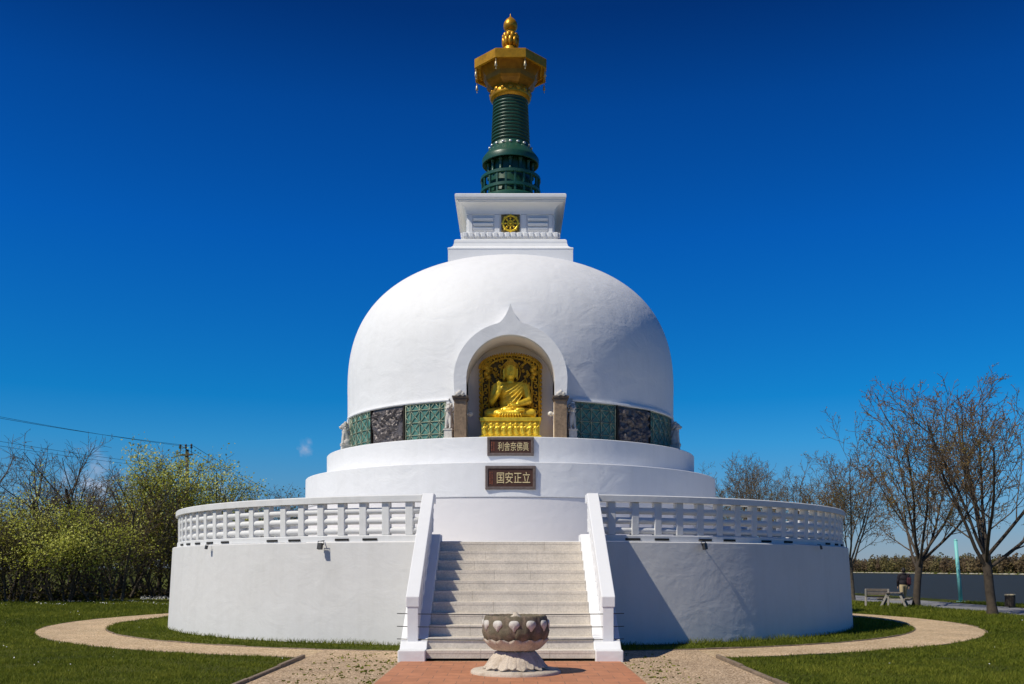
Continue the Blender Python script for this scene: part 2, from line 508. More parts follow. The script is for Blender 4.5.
KERB = mat('timber_edging', (.27, .20, .14), .8, var=.25, scale=6, bump=.3, bscale=20)
aO = math.asin(AX / RO)
mb = MB()
jit = [random.uniform(-.012, .012) for _ in range(400)]
def arc_board(mb, r, a0, a1, n, w=.045, z=.028):
    for i in range(n):
        b0, b1 = a0 + (a1 - a0) * i / n, a0 + (a1 - a0) * (i + 1) / n
        am = (b0 + b1) / 2
        Lh = r * abs(b1 - b0) - .012
        mb.box(((r + jit[i]) * math.sin(am), -(r + jit[i]) * math.cos(am), z / 2 - .02 + jit[i]), (Lh, w, z + .04), Matrix.Rotation(am, 3, 'Z') @ Matrix.Rotation(jit[i + 50] * .3, 3, 'Y'))
arc_board(mb, RI - .03, R(11), R(349), 80)
tag(mb.build('kerb_inner', KERB, bevel=.008), kind='structure')
mb = MB()
arc_board(mb, RO + .03, aO, 2 * PI - aO, 90, .035, .010)
tag(mb.build('kerb_outer', KERB, bevel=.008), kind='structure')
mb = MB()
for s in (-1, 1):
    y = -math.sqrt(RO * RO - AX * AX)
    k = 0
    while y > -40:
        mb.box((s * (AX + .05 + jit[k]), y - .98, .015 + jit[k + 9]), (.075, 1.95, .10)); y -= 1.98; k += 1
tag(mb.build('kerb_avenue', KERB, bevel=.012), kind='structure')


def water():
    m = bpy.data.materials.new('river_water')
    nt, N, L, B = nodes(m)
    B.inputs['Base Color'].default_value = (.032, .032, .024, 1)
    B.inputs['Roughness'].default_value = .5; B.inputs['IOR'].default_value = 1.33; B.inputs['Specular IOR Level'].default_value = .07
    g = N.new('ShaderNodeNewGeometry')
    mp = N.new('ShaderNodeMapping'); mp.inputs['Scale'].default_value = (1, .5, 1)
    L.new(g.outputs['Position'], mp.inputs['Vector'])
    a = N.new('ShaderNodeTexNoise'); a.inputs['Scale'].default_value = .9; a.inputs['Detail'].default_value = 7; a.inputs['Roughness'].default_value = .65
    L.new(mp.outputs[0], a.inputs['Vector'])
    bp = N.new('ShaderNodeBump'); bp.inputs['Strength'].default_value = 1; bp.inputs['Distance'].default_value = .5
    L.new(a.outputs['Fac'], bp.inputs['Height']); L.new(bp.outputs[0], B.inputs['Normal'])
    return m
mb = MB().add([(25.5, -400, -1.5), (274, -400, -1.5), (274, 6000, -1.5), (25.5, 6000, -1.5)], [(0, 1, 2, 3)])
tag(mb.build('river_water', water()), kind='structure')

# ------------------------------------------------------------------ the stupa
stupa = empty('stupa', (0, 0, 0), 0, 'large white domed stupa with green and gold spire on a round balustraded terrace', 'stupa')

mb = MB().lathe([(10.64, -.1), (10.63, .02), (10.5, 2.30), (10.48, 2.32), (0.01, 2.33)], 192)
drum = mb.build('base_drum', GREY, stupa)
# sharp rim
def sharpen(o, deg=30):
    me = o.data
    bm = bmesh.new(); bm.from_mesh(me)
    for e in bm.edges:
        if len(e.link_faces) == 2 and e.calc_face_angle(0) > R(deg): e.smooth = False
    bm.to_mesh(me); bm.free()
sharpen(drum)
# dark blocks standing in for the shade in drain slots along the foot of the balustrade
for ph in [-62, -57.5, -53, -48.5, -44, -33.5, -29.5, -22, -18, 15.5, 19.5, 26, 30, 37, 42, 55, 60, 65]:
    a = R(ph)
    mb = MB().box((10.36 * math.sin(a), -10.36 * math.cos(a), 2.375), (.36, .06, .05), Matrix.Rotation(a, 3, 'Z'))
    mb.build('drain_slot_shade', DARK, drum)

bal = bpy.data.objects.new('balustrade', None); link(bal, stupa)
g0 = R(11.0)
MB().lathe([(10.12, 2.34), (10.12, 2.47), (10.36, 2.47), (10.37, 2.45), (10.37, 2.33)], 220, g0, 2 * PI - g0, smooth=False).build('plinth_course', RAILW, bal)
MB().lathe([(10.04, 3.22), (10.04, 3.355), (10.06, 3.375), (10.39, 3.375), (10.41, 3.355), (10.41, 3.22), (10.04, 3.22)], 220, g0, 2 * PI - g0, smooth=False).build('top_rail', RAILW, bal)
for z in (2.575, 2.80, 3.025):
    pts = []
    for i in range(181):
        a = g0 + (2 * PI - 2 * g0) * i / 180
        pts.append((10.25 * math.sin(a), -10.25 * math.cos(a), z))
    MB().tube(pts, .08, 10).build('cross_bar', RAILW, bal)
pm = MB().box((0, 0, .375), (.18, .17, .75)).mesh('baluster', RAILW, .015)
rest = MB()
npost = 107
angs = sorted([R(12.8) + (2 * PI - 2 * R(12.8)) * i / (npost - 1) for i in range(npost)], key=lambda a: min(a, 2 * PI - a))
for i, a in enumerate(angs):
    p = (10.26 * math.sin(a), -10.26 * math.cos(a), 2.47)
    if i < 98:
        o = bpy.data.objects.new('baluster', pm); link(o, bal); o.location = p; o.rotation_euler = (0, 0, a)
    else:
        rest.box((p[0], p[1], p[2] + .375), (.18, .17, .75), Matrix.Rotation(a, 3, 'Z'))
tag(rest.build('baluster_rear', RAILW, bal, bevel=.015), kind='stuff')

o = MB().lathe([(6.575, 2.3), (6.575, 3.57), (6.3, 3.58)], 160).build('terrace_wall', LILAC, stupa); sharpen(o)
o = MB().lathe([(6.45, 3.57), (6.585, 3.58), (6.60, 3.6), (6.59, 4.485), (6.575, 4.50), (5.7, 4.51)], 160).build('lower_tier', WHITE, stupa); sharpen(o, 18)
o = MB().lathe([(5.93, 4.48), (5.93, 5.235), (5.915, 5.25), (4.0, 5.255)], 160).build('upper_tier', WHITE, stupa); sharpen(o, 18)

# dome, opened at the front for the niche
DR, Z0, DH, DN = 5.283, 7.3135, 4.18, 2.535
def dome_r(z):
    if z <= Z0: return DR
    return DR * max(0, 1 - ((z - Z0) / DH) ** DN) ** (1 / DN)
NZ, NR = 6.86, 1.2                      # niche arch centre and inner radius
prof = [(DR - .005, z) for z in np.linspace(5.24, Z0, 30)[:-1]] + [(dome_r(z), z) for z in Z0 + DH * np.sin(np.linspace(0, PI / 2, 60))]
prof = [(max(r, .01), z) for r, z in prof]
mb = MB()
nseg = 288
vs_, fs_ = [], []
m_ = len(prof)
for i in range(nseg):
    a = 2 * PI * i / nseg
    for r, z in prof: vs_.append((r * math.sin(a), -r * math.cos(a), z))
for i in range(nseg):
    j = (i + 1) % nseg
    for q in range(m_ - 1):
        f = (i * m_ + q, j * m_ + q, j * m_ + q + 1, i * m_ + q + 1)
        c = [sum(vs_[k][t] for k in f) / 4 for t in range(3)]
        if c[1] < -3 and ((c[2] < NZ and abs(c[0]) < 1.38) or math.hypot(c[0], c[2] - NZ) < 1.38): continue
        fs_.append(f)
mb.add(vs_, fs_, True)
dome = mb.build('dome', WHITE, stupa)

# lips above and at the ends of the panel bands
for s in (-1, 1):
    a0, a1 = sorted((s * R(18.6), s * R(70.5)))
    o = MB().lathe([(5.2, 6.34), (5.36, 6.345), (5.375, 6.37), (5.36, 6.42), (5.2, 6.44)], 60, a0, a1).build('panel_cornice', TRIM, stupa); sharpen(o, 40)
    bnd = [19.6, 34.1, 50.0, 68.3]
    for k in range(3):
        b0, b1 = bnd[k] + .25, bnd[k + 1] - .25
        if s < 0: b0, b1 = -b1, -b0
        name = 'relief_panel' if k == 1 else 'lattice_panel'
        z0, z1 = 5.29, 6.335
        if k == 1:
            n1, n2 = 60, 44
            mb = MB(); vs2 = []
            for i in range(n1 + 1):
                a = R(b0 + (b1 - b0) * i / n1)
                for j in range(n2 + 1):
                    u, v = i / n1, j / n2
                    edge = min(u, 1 - u, v, 1 - v)
                    h = 0
                    if edge > .05:
                        q = Vector((u * 6 + s * 3.3, v * 5, 1.7))
                        h = .03 + .11 * max(0, noise.fractal(q, .9, 2.2, 4) + .25)
                        if abs(u - .5) < .34 and .12 < v < .9:
                            h += .05 * max(0, math.sin(u * 34 + math.sin(v * 9) * 2) * math.cos(v * 22 + u * 8))
                    r = 5.30 + min(h, .14)
                    vs2.append((r * math.sin(a), -r * math.cos(a), z0 + (z1 - z0) * v))
            mb.add(vs2, [(i * (n2 + 1) + j, (i + 1) * (n2 + 1) + j, (i + 1) * (n2 + 1) + j + 1, i * (n2 + 1) + j + 1) for i in range(n1) for j in range(n2)], False)
            o = mb.build(name, RELIEF, stupa)
            o['label'] = 'dark bronze relief crowded with small figures'
            for a in (b0, b1):
                MB().box((5.34 * math.sin(R(a)), -5.34 * math.cos(R(a)), (z0 + z1) / 2), (.05, .06, z1 - z0), Matrix.Rotation(R(a), 3, 'Z')).build('panel_frame', BRONZE, o)
        else:
            o = MB().lathe([(5.27, z0), (5.305, z0), (5.305, z1), (5.27, z1)], 16, R(b0), R(b1), smooth=False).build(name, TEAL, stupa)
            mb = MB()
            def P(u, v, r=5.325):
                a = R(b0 + (b1 - b0) * u)
                return (r * math.sin(a), -r * math.cos(a), z0 + (z1 - z0) * v)
            nu, nv = 4, 3
            for i in range(nu):
                for j in range(nv):
                    c = ((i + .5) / nu, (j + .5) / nv)
                    for du, dv in ((.5, .5), (.5, -.5), (-.5, .5), (-.5, -.5), (.5, 0), (-.5, 0), (0, .5), (0, -.5)):
                        mb.tube([P(*c), P(c[0] + du / nu, c[1] + dv / nv)], .013, 4)
                    mb.ell(P(*c, 5.33), (.035, .035, .035), 6)
            for u in (0, 1): mb.tube([P(u, 0), P(u, 1)], .022, 4)
            for v in (0, 1): mb.tube([P(t / 6, v) for t in range(7)], .022, 4)
            mb.build('lattice', TEALB, o)
    # small end pier of the band
    a = s * R(69.6)
    MB().box((5.32 * math.sin(a), -5.32 * math.cos(a), 5.79), (.13, .14, 1.08), Matrix.Rotation(a, 3, 'Z')).build('end_pier', TRIM, stupa, bevel=.012)
    a = s * R(18.75)
    MB().box((5.33 * math.sin(a), -5.33 * math.cos(a), 5.79), (.10, .10, 1.08), Matrix.Rotation(a, 3, 'Z')).build('end_pier', TRIM, stupa, bevel=.012)

# niche: arch surround with a pointed crest, pillars, vault and back wall
YF = -5.62
niche = bpy.data.objects.new('niche', None); link(niche, stupa)
ro = 1.545
outer = [(-ro + .03, 6.40), (-ro + .01, 6.6)]
for i in range(49):
    a = PI - PI * i / 48
    x, z = ro * math.cos(a), NZ + ro * math.sin(a)
    # crest: ogee rising to a point in the middle
    t = abs(x) / .46
    if t < 1:
        z = max(z, NZ + math.sqrt(ro * ro - .46 * .46) + (1 - t) ** 2.6 * .52 + (1 - t) * .06)
    outer.append((x, z))
outer += [(ro - .01, 6.6), (ro - .03, 6.40)]
# finer crest
crest = []
for x in np.linspace(-.46, .46, 33):
    t = abs(x) / .46
    crest.append((x, max(NZ + math.sqrt(ro * ro - x * x), NZ + math.sqrt(ro * ro - .46 * .46) + (1 - t) ** 2.6 * .50 + (1 - t) * .07)))
outer = [p for p in outer if abs(p[0]) >= .47]
k = next(i for i, p in enumerate(outer) if p[0] > .46)
outer = outer[:k] + crest + outer[k:]
inner = [(NR, 6.40), (NR, 6.6)] + [(NR * math.cos(a), NZ + NR * math.sin(a)) for a in np.linspace(0, PI, 49)] + [(-NR, 6.6), (-NR, 6.40)]
bm = bmesh.new()
def ring_front(y):
    return [bm.verts.new((x, y, z)) for x, z in outer], [bm.verts.new((x, y, z)) for x, z in inner[::-1]]
o1, i1 = ring_front(YF); o2, i2 = ring_front(-4.4)
def bridge(a, b):
    na, nb = len(a), len(b); i = j = 0
    while i < na - 1 or j < nb - 1:
        if j == nb - 1 or (i < na - 1 and (i + 1) / (na - 1) <= (j + 1) / (nb - 1)):
            bm.faces.new((a[i], a[i + 1], b[j])); i += 1
        else:
            bm.faces.new((a[i], b[j + 1], b[j])); j += 1
bridge(o1, i1)
for p, q in ((o1, o2), (i1, i2)):
    for i in range(len(p) - 1): bm.faces.new((p[i], p[i + 1], q[i + 1], q[i]))
bm.faces.new((o1[0], i1[0], i2[0], o2[0])); bm.faces.new((o1[-1], i1[-1], i2[-1], o2[-1]))
bmesh.ops.recalc_face_normals(bm, faces=bm.faces)
me = bpy.data.meshes.new('arch_surround'); bm.to_mesh(me); bm.free(); me.materials.append(WHITE)
link(bpy.data.objects.new('arch_surround', me), niche)
mb = MB()
mb.lathe([(NR - .004, 0), (NR - .004, -1.0)], 48, -PI / 2, PI / 2)       # vault lining, turned below
vl = [((NR - .004) * math.cos(a), (NR - .004) * math.sin(a)) for a in np.linspace(0, PI, 49)]
mb = MB()
n = len(vl)
mb.add([(x, -5.45, NZ + z) for x, z in vl] + [(x, -4.35, NZ + z) for x, z in vl], [(i, i + 1, i + 1 + n, i + n) for i in range(n - 1)], True)
mb.build('vault', NICHE, niche)
mb = MB().box((0, -4.3, 6.7), (2.7, .1, 2.9))
mb.box((-1.26, -4.85, 6.05), (.12, 1.1, 1.62)).box((1.26, -4.85, 6.05), (.12, 1.1, 1.62))
mb.build('niche_wall', NICHE, niche)
for s in (-1, 1):
    p = MB().box((s * 1.365, YF + .18, 5.77), (.335, .36, 1.04)).build('pillar', GRAN, niche, bevel=.012)
    mb = MB().box((s * 1.365, YF + .17, 6.315), (.38, .42, .06)).box((s * 1.365, YF + .17, 6.37), (.44, .48, .06))
    mb.build('capital', GRAND, p, bevel=.01)
    blob('capital_figure', [('e', (s * 1.365 - .07, YF - .05, 6.44), (.06, .07, .06)), ('e', (s * 1.365 + .07, YF - .05, 6.44), (.06, .07, .06)), ('e', (s * 1.365, YF - .06, 6.49), (.06, .06, .065)), ('b', (s * 1.365, YF, 6.41), (.26, .1, .03))], .015, STONE, p)

# harmika: square block with cavetto cornice
def square(prof, mb=None):
    mb = mb or MB()
    vs2 = []
    for a, z in prof: vs2 += [(-a, -a, z), (a, -a, z), (a, a, z), (-a, a, z)]
    fs2 = [(i * 4 + k, i * 4 + (k + 1) % 4, (i + 1) * 4 + (k + 1) % 4, (i + 1) * 4 + k) for i in range(len(prof) - 1) for k in range(4)]
    fs2.append(tuple(range((len(prof) - 1) * 4, len(prof) * 4)))
    return mb.add(vs2, fs2)
har = bpy.data.objects.new('harmika', None); link(har, stupa)
square([(1.93, 11.0), (1.93, 11.58), (1.945, 11.60), (1.93, 11.63), (1.86, 11.66), (1.79, 11.72), (1.755, 11.82), (1.755, 11.86), (1.745, 11.92), (1.70, 11.96), (1.2, 11.965)]).build('harmika_base', TRIM, har)
cav = [(1.34, 11.9), (1.34, 12.86), (1.375, 12.86), (1.375, 12.90)]
cav += [(1.38 + .24 * (1 - math.cos(t)), 12.90 + .24 * math.sin(t)) for t in np.linspace(0, PI / 2 * .93, 8)]
cav += [(1.64, 13.155), (1.64, 13.19), (1.675, 13.19), (1.675, 13.24), (1.725, 13.25), (1.735, 13.275), (1.735, 13.36), (1.70, 13.39), (.5, 13.395)]
square(cav).build('cornice_block', TRIM, har)
square([(1.44, 11.95), (1.44, 12.06), (1.50, 12.07), (1.50, 12.235), (1.47, 12.25), (1.33, 12.25)]).build('dentil_band', TRIM, har)
for q in range(4):
    rot = Matrix.Rotation(q * PI / 2, 3, 'Z')
    mb = MB()
    for i in range(16):
        x = -1.42 + 2.84 * i / 15
        mb.box(rot @ Vector((x, -1.53, 12.165)), (.135, .06, .15), rot)
    mb.build('dentil_course', TRIM, har, bevel=.02)
    for s in (-1, 1):
        p = bpy.data.objects.new('louvre', None); link(p, har)
        for i in range(3):
            MB().box(rot @ Vector((s * .86, -1.362, 12.39 + .155 * i)), (.62, .07, .085), rot @ Matrix.Rotation(R(22), 3, 'X')).build('louvre_slat', TRIM, p, bevel=.008)
        MB().box(rot @ Vector((s * .42, -1.355, 12.56)), (.16, .05, .58), rot).build('pilaster', TRIM, har, bevel=.006)
        MB().box(rot @ Vector((s * 1.26, -1.355, 12.56)), (.12, .05, .58), rot).build('pilaster', TRIM, har, bevel=.006)
    w = MB().box(rot @ Vector((0, -1.35, 12.57)), (.58, .03, .56), rot).build('emblem_plate', PLATE, har, bevel=.006)
    mb = MB()
    ringp = lambda r, y: [rot @ Vector((r * math.cos(t), y, 12.57 + r * math.sin(t))) for t in np.linspace(0, 2 * PI, 33)[:-1]]
    mb.tube(ringp(.235, -1.385), .032, 8, closed=True)
    mb.tube(ringp(.085, -1.385), .022, 8, closed=True)
    mb.ell(rot @ Vector((0, -1.385, 12.57)), (.05, .05, .05), 10)
    for i in range(8):
        t = i * PI / 4
        mb.tube([rot @ Vector((.05 * math.cos(t), -1.385, 12.57 + .05 * math.sin(t))), rot @ Vector((.23 * math.cos(t), -1.385, 12.57 + .23 * math.sin(t)))], .018, 6)
        mb.ell(rot @ Vector((.16 * math.cos(t), -1.39, 12.57 + .16 * math.sin(t))), (.035, .03, .035), 8)
        mb.ell(rot @ Vector((.265 * math.cos(t), -1.38, 12.57 + .265 * math.sin(t))), (.03, .03, .03), 8)
    mb.build('wheel_emblem', GOLD, w)

# spire
sp = bpy.data.objects.new('spire', None); link(sp, stupa)
o = MB().lathe([(1.02, 13.39), (1.02, 13.75), (.98, 13.8), (.78, 13.82), (.74, 14.05), (.70, 14.5), (.66, 15.0), (.60, 15.02)], 64).build('spire_base', GREEN, sp); sharpen(o)
for z0, z1 in ((13.98, 14.07), (14.40, 14.49)):
    o = MB().lathe([(.86, z0), (.99, z0), (.99, z1), (.86, z1), (.86, z0)], 64).build('gallery_rail', GREEN, sp); sharpen(o)
for i in range(20):
    a = 2 * PI * (i + .5) / 20
    MB().box((.93 * math.sin(a), -.93 * math.cos(a), 14.1), (.07, .07, .72), Matrix.Rotation(a, 3, 'Z')).build('gallery_post', GREEN, sp, bevel=.01)
for i in range(14):
    a = 2 * PI * i / 14
    MB().lathe([(.055, 0), (.075, .04), (.05, .1), (.045, .32), (.065, .36), (.09, .42), (.02, .45)], 10, c=(.725 * math.sin(a), -.725 * math.cos(a), 14.53)).build('colonnette', GREEN, sp)
o = MB().lathe([(.70, 15.02), (.84, 14.97), (.90, 14.93), (.925, 14.94), (.935, 15.10), (.925, 15.12), (.87, 15.20), (.78, 15.31), (.71, 15.41), (.665, 15.44)], 72).build('lotus_collar', GREEN, sp); sharpen(o, 50)
mb = MB()
for i in range(18):
    a = 2 * PI * i / 18
    mb.ell((.70 * math.sin(a), -.70 * math.cos(a), 15.47), (.06, .04, .045), 8, Matrix.Rotation(a, 3, 'Z'))
mb.build('silver_band', SILVER, sp)
pr = [(.655, 15.42), (.645, 15.56)]
nr = 13
for i in range(nr):
    z = 15.60 + i * (1.44 / nr); r = .632 - .066 * i / nr
    dz = 1.44 / nr
    pr += [(r - .035, z), (r - .035, z + dz * .35), (r, z + dz * .45), (r + .012, z + dz * .62), (r, z + dz * .88), (r - .03, z + dz * .95)]
pr += [(.54, 17.06), (.3, 17.3)]
o = MB().lathe(pr, 72).build('ringed_shaft', GREEN, sp)
o = MB().lathe([(.56, 17.02), (.655, 17.08), (.68, 17.14), (.665, 17.24), (.63, 17.33), (.60, 17.40)], 64).build('gilt_collar', SPGOLD, sp)
mb = MB()
for i in range(16):
    a = 2 * PI * i / 16
    mb.ell((.66 * math.sin(a), -.66 * math.cos(a), 17.25), (.085, .04, .09), 8, Matrix.Rotation(a, 3, 'Z'))
mb.build('collar_petals', SPGOLD, sp)
def octo(prof, mb=None):
    mb = mb or MB()
    k = 1 / math.cos(PI / 8)
    return mb.lathe([(r * k, z) for r, z in prof], 8, PI / 8, 2 * PI + PI / 8, smooth=False)
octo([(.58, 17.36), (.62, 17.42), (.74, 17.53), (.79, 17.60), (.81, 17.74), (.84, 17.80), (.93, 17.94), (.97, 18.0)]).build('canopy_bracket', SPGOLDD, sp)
octo([(.94, 18.02), (1.05, 18.0), (1.08, 17.92), (1.165, 17.92), (1.167, 18.19), (1.14, 18.22), (.95, 18.30), (.5, 18.42), (.26, 18.5), (.02, 18.5)]).build('canopy', SPGOLD, sp)
for i in range(8):
    a = PI / 8 + i * PI / 4
    rr = 1.12 / math.cos(PI / 8)
    x, y = rr * math.sin(a), -rr * math.cos(a)
    b = MB().lathe([(.012, -.12), (.03, -.14), (.034, -.2), (.045, -.27), (.04, -.275), (.01, -.22)], 12, c=(x, y, 17.93)).build('wind_bell', BELL, sp)
    mb = MB()
    for q in range(5): mb.ell((x, y, 17.93 - .012 - .025 * q), (.012, .012, .016), 6)
    mb.tube([(x, y, 17.70), (x, y, 17.60)], .010, 5).box((x, y, 17.585), (.035, .010, .04))
    mb.build('bell_clapper', BELL, b)
o = MB().lathe([(.30, 18.45), (.28, 18.6), (.22, 18.68), (.24, 18.78), (.20, 18.82), (.20, 19.26), (.17, 19.3)], 32).build('finial_base', SPGOLD, sp)
mb = MB()
for row, (z, r, n, h) in enumerate(((18.95, .235, 10, .17), (19.13, .22, 10, .13))):
    for i in range(n):
        a = 2 * PI * (i + .5 * row) / n
        mb.ell((r * math.sin(a), -r * math.cos(a), z), (.085, .06, h), 8, Matrix.Rotation(a, 3, 'Z') @ Matrix.Rotation(R(12), 3, 'X'))
mb.build('finial_lotus', SPGOLD, o)
MB().lathe([(.14, 19.24), (.17, 19.30), (.13, 19.33), (.17, 19.37), (.225, 19.46), (.235, 19.54), (.21, 19.64), (.15, 19.73), (.08, 19.79), (.03, 19.84), (.012, 19.90), (.003, 19.95)], 32).build('finial_jewel', SPGOLD, o)

# ------------------------------------------------------------------ the stair
stair = empty('staircase', (0, -12.4, 0), 0, 'broad pale stone staircase with solid white sloping parapets rising to the terrace', 'staircase')
st = lambda o: setattr(o, 'location', Vector((0, 12.4, 0))) or o
NS = 11; rise = 2.3 / NS
y0, y1 = -14.25, -10.55
tread = (y1 - y0) / (NS - 1)
for i in range(NS):
    ya = y0 + i * tread
    zt = rise * (i + 1)
    mb = MB()
    # three slabs per step, the joints staggered, with a shallow nosing
    cuts = [-1.547, -.55 + .25 * math.sin(i * 2.1), .55 + .2 * math.sin(i * 1.3 + 1), 1.547]
    for a, b in zip(cuts[:-1], cuts[1:]):
        dx = 0.0015
        mb.box(((a + b) / 2, (ya - .004 + y1 + .4) / 2, zt - .03), (b - a - 2 * dx, y1 + .4 - ya + .004, .06))
        mb.box(((a + b) / 2, ya + .12, zt - .06 - (rise - .06) / 2 + (.03 if i == 0 else 0)), (b - a - 2 * dx, .24, rise - .06 - (.06 if i == 0 else 0)))
    st(mb.build('step', STEP, stair, bevel=.004))
st(MB().box((0, -13.9, .04), (3.09, .5, .07)).build('step_recess_shade', DARK, stair))  # dark block painting the shade in the gap under the bottom step
for s in (-1, 1):
    x0, x1 = s * 1.55, s * 2.05
    pl = [(-14.42, -.05), (-14.42, .22), (-14.10, .22), (-13.98, .30), (-10.5, 2.47), (-9.9, 2.47), (-9.9, -.05)]
    st(MB().prism(pl, 'x', x0, x1).build('side_wall', WHITE, stair, bevel=.015))
    pl = [(-13.92, .985), (-13.92, 1.185), (-10.42, 3.385), (-9.85, 3.385), (-9.85, 3.185), (-10.36, 3.185)]
    st(MB().prism(pl, 'x', s * 1.70, s * 1.955).build('handrail', TRIM, stair, bevel=.015))
    st(MB().box((s * 1.825, -13.776, .61), (.21, .26, .80)).build('newel_post', TRIM, stair, bevel=.012))
    p0, p1 = Vector((0, -13.6, .56)), Vector((0, -10.2, 2.66))
    nb = 8
    for i in range(nb):
        t = (i + .8) / nb
        y = -13.74 + (3.5) * t
        zb = .30 + (y + 13.98) * (2.17 / 3.48)
        zt = 1.0 + (y + 13.92) * (2.2 / 3.5)
        st(MB().box((s * 1.825, y, (zb + zt) / 2), (.20, .19, zt - zb + .1)).build('baluster', TRIM, stair, bevel=.012))
    for q in range(3):
        dz = .14 + .225 * q
        a = (s * 1.825, -13.7, .30 + .28 * .6236 + dz - .02); b = (s * 1.825, -10.0, .30 + 3.98 * .6236 + dz - .1)
        st(MB().tube([a, b], .093, 8).build('cross_bar', TRIM, stair))

# three cables closing the foot of the stair
for z, nm in ((.86, 'uppermost of three dark cables stretched across the foot of the stairs'), (.62, 'middle of three dark cables stretched across the foot of the stairs'), (.385, 'lowest of three dark cables stretched across the foot of the stairs')):
    pts = [(-2.12, -13.895, z + .01)] + [(-1.72 + 3.44 * t, -13.898, z - .012 * math.sin(PI * t)) for t in np.linspace(0, 1, 13)] + [(2.12, -13.895, z + .01)]
    mb = MB().tube(pts, .0085, 6)
    tag(mb.build('barrier_cable', BLACKM), nm, 'cable', 'cables across the stair')

# ------------------------------------------------------------------ plaques
def plaque(y, z, w, h, text, label):
    p = empty('inscription_plaque', (0, y, z), 0, label, 'plaque')
    fw = .075
    MB().box((0, .006, 0), (w - fw, .03, h - fw)).build('board', WOODP, p)
    mb = MB()
    mb.box((0, .03, h / 2 - fw / 2), (w, .12, fw)).box((0, .03, -h / 2 + fw / 2), (w, .12, fw))
    mb.box((-w / 2 + fw / 2, .031, 0), (fw, .118, h - 2 * fw + .004)).box((w / 2 - fw / 2, .031, 0), (fw, .118, h - 2 * fw + .004))
    mb.build('frame', FRAMEP, p, bevel=.01)
    cu = bpy.data.curves.new('inscription', 'FONT')
    cu.body = text; cu.align_x = 'CENTER'; cu.align_y = 'CENTER'
    cu.size = h * .52; cu.extrude = .008; cu.offset = 0.0
    cu.space_character = 1.0
    t = bpy.data.objects.new('tmp', cu); C.objects.link(t)
    dg = bpy.context.evaluated_depsgraph_get()
    me = bpy.data.meshes.new_from_object(t.evaluated_get(dg)); bpy.data.objects.remove(t)
    xs_ = [v.co.x for v in me.vertices]; ys_ = [v.co.y for v in me.vertices]
    cx, cy, ww = (min(xs_) + max(xs_)) / 2, (min(ys_) + max(ys_)) / 2, max(xs_) - min(xs_)
    want = w * .66
    for v in me.vertices:
        v.co = Vector(((v.co.x - cx) * want / ww + w * .06, -v.co.z - .012, (v.co.y - cy)))
    me.materials.clear(); me.materials.append(LETTER); me.name = 'inscription'
    link(bpy.data.objects.new('inscription', me), p)
    mb = MB(); rnd = random.Random(int(z * 100))
    for c in range(2):
        zz = h * .22
        while zz > -h * .28:
            hh = rnd.uniform(.02, .05)
            mb.box((-w / 2 + fw + .05 + c * .055, -.012, zz), (rnd.uniform(.012, .03), .014, hh * .7)); zz -= hh
    mb.build('signature', REDINK, p)
    return p
plaque(-5.935, 5.0 - .015, 1.25, .50, '利舍奈佛眞', 'upper and smaller brown plaque with five gilt characters, under the gold statue')
plaque(-6.6, 4.085, 1.32, .62, '国安正立', 'lower and larger brown plaque with four gilt characters on the lower tier')

# ------------------------------------------------------------------ seated figure in the niche
bud = empty('seated_statue', (0, -4.95, 5.255), 0, 'gilded seated Buddha statue with halo panel on a carved pedestal in the niche', 'statue')
BF = -.42   # front of the pedestal (local y)
p = MB().box((0, -.02, .05), (1.70, .84, .10)).box((0, -.02, .29), (1.60, .74, .40)).box((0, -.02, .545), (1.68, .82, .11)).build('pedestal', GOLD, bud, bevel=.012)
rnd = random.Random(3)
pr = []
for i in range(9):
    x = -.70 + 1.4 * i / 8
    lean = rnd.uniform(-.03, .03)
    pr += [('e', (x, -.41, .16), (.07, .05, .07)), ('c', (x - .03, -.42, .13), (x - .05 + lean, -.43, .24), .022, .02), ('c', (x, -.41, .18), (x + lean, -.42, .32), .045, .035),
           ('e', (x + lean, -.43, .41), (.036, .04, .045)), ('c', (x + lean - .03, -.43, .31), (x - .08, -.45, .26 + abs(lean)), .02, .018), ('c', (x + lean + .03, -.43, .31), (x + .07, -.45, .38 + lean), .02, .018)]
blob('relief_figures', pr + [('b', (0, -.385, .28), (1.5, .03, .36))], .014, GOLD, p, 1)
zb = .60
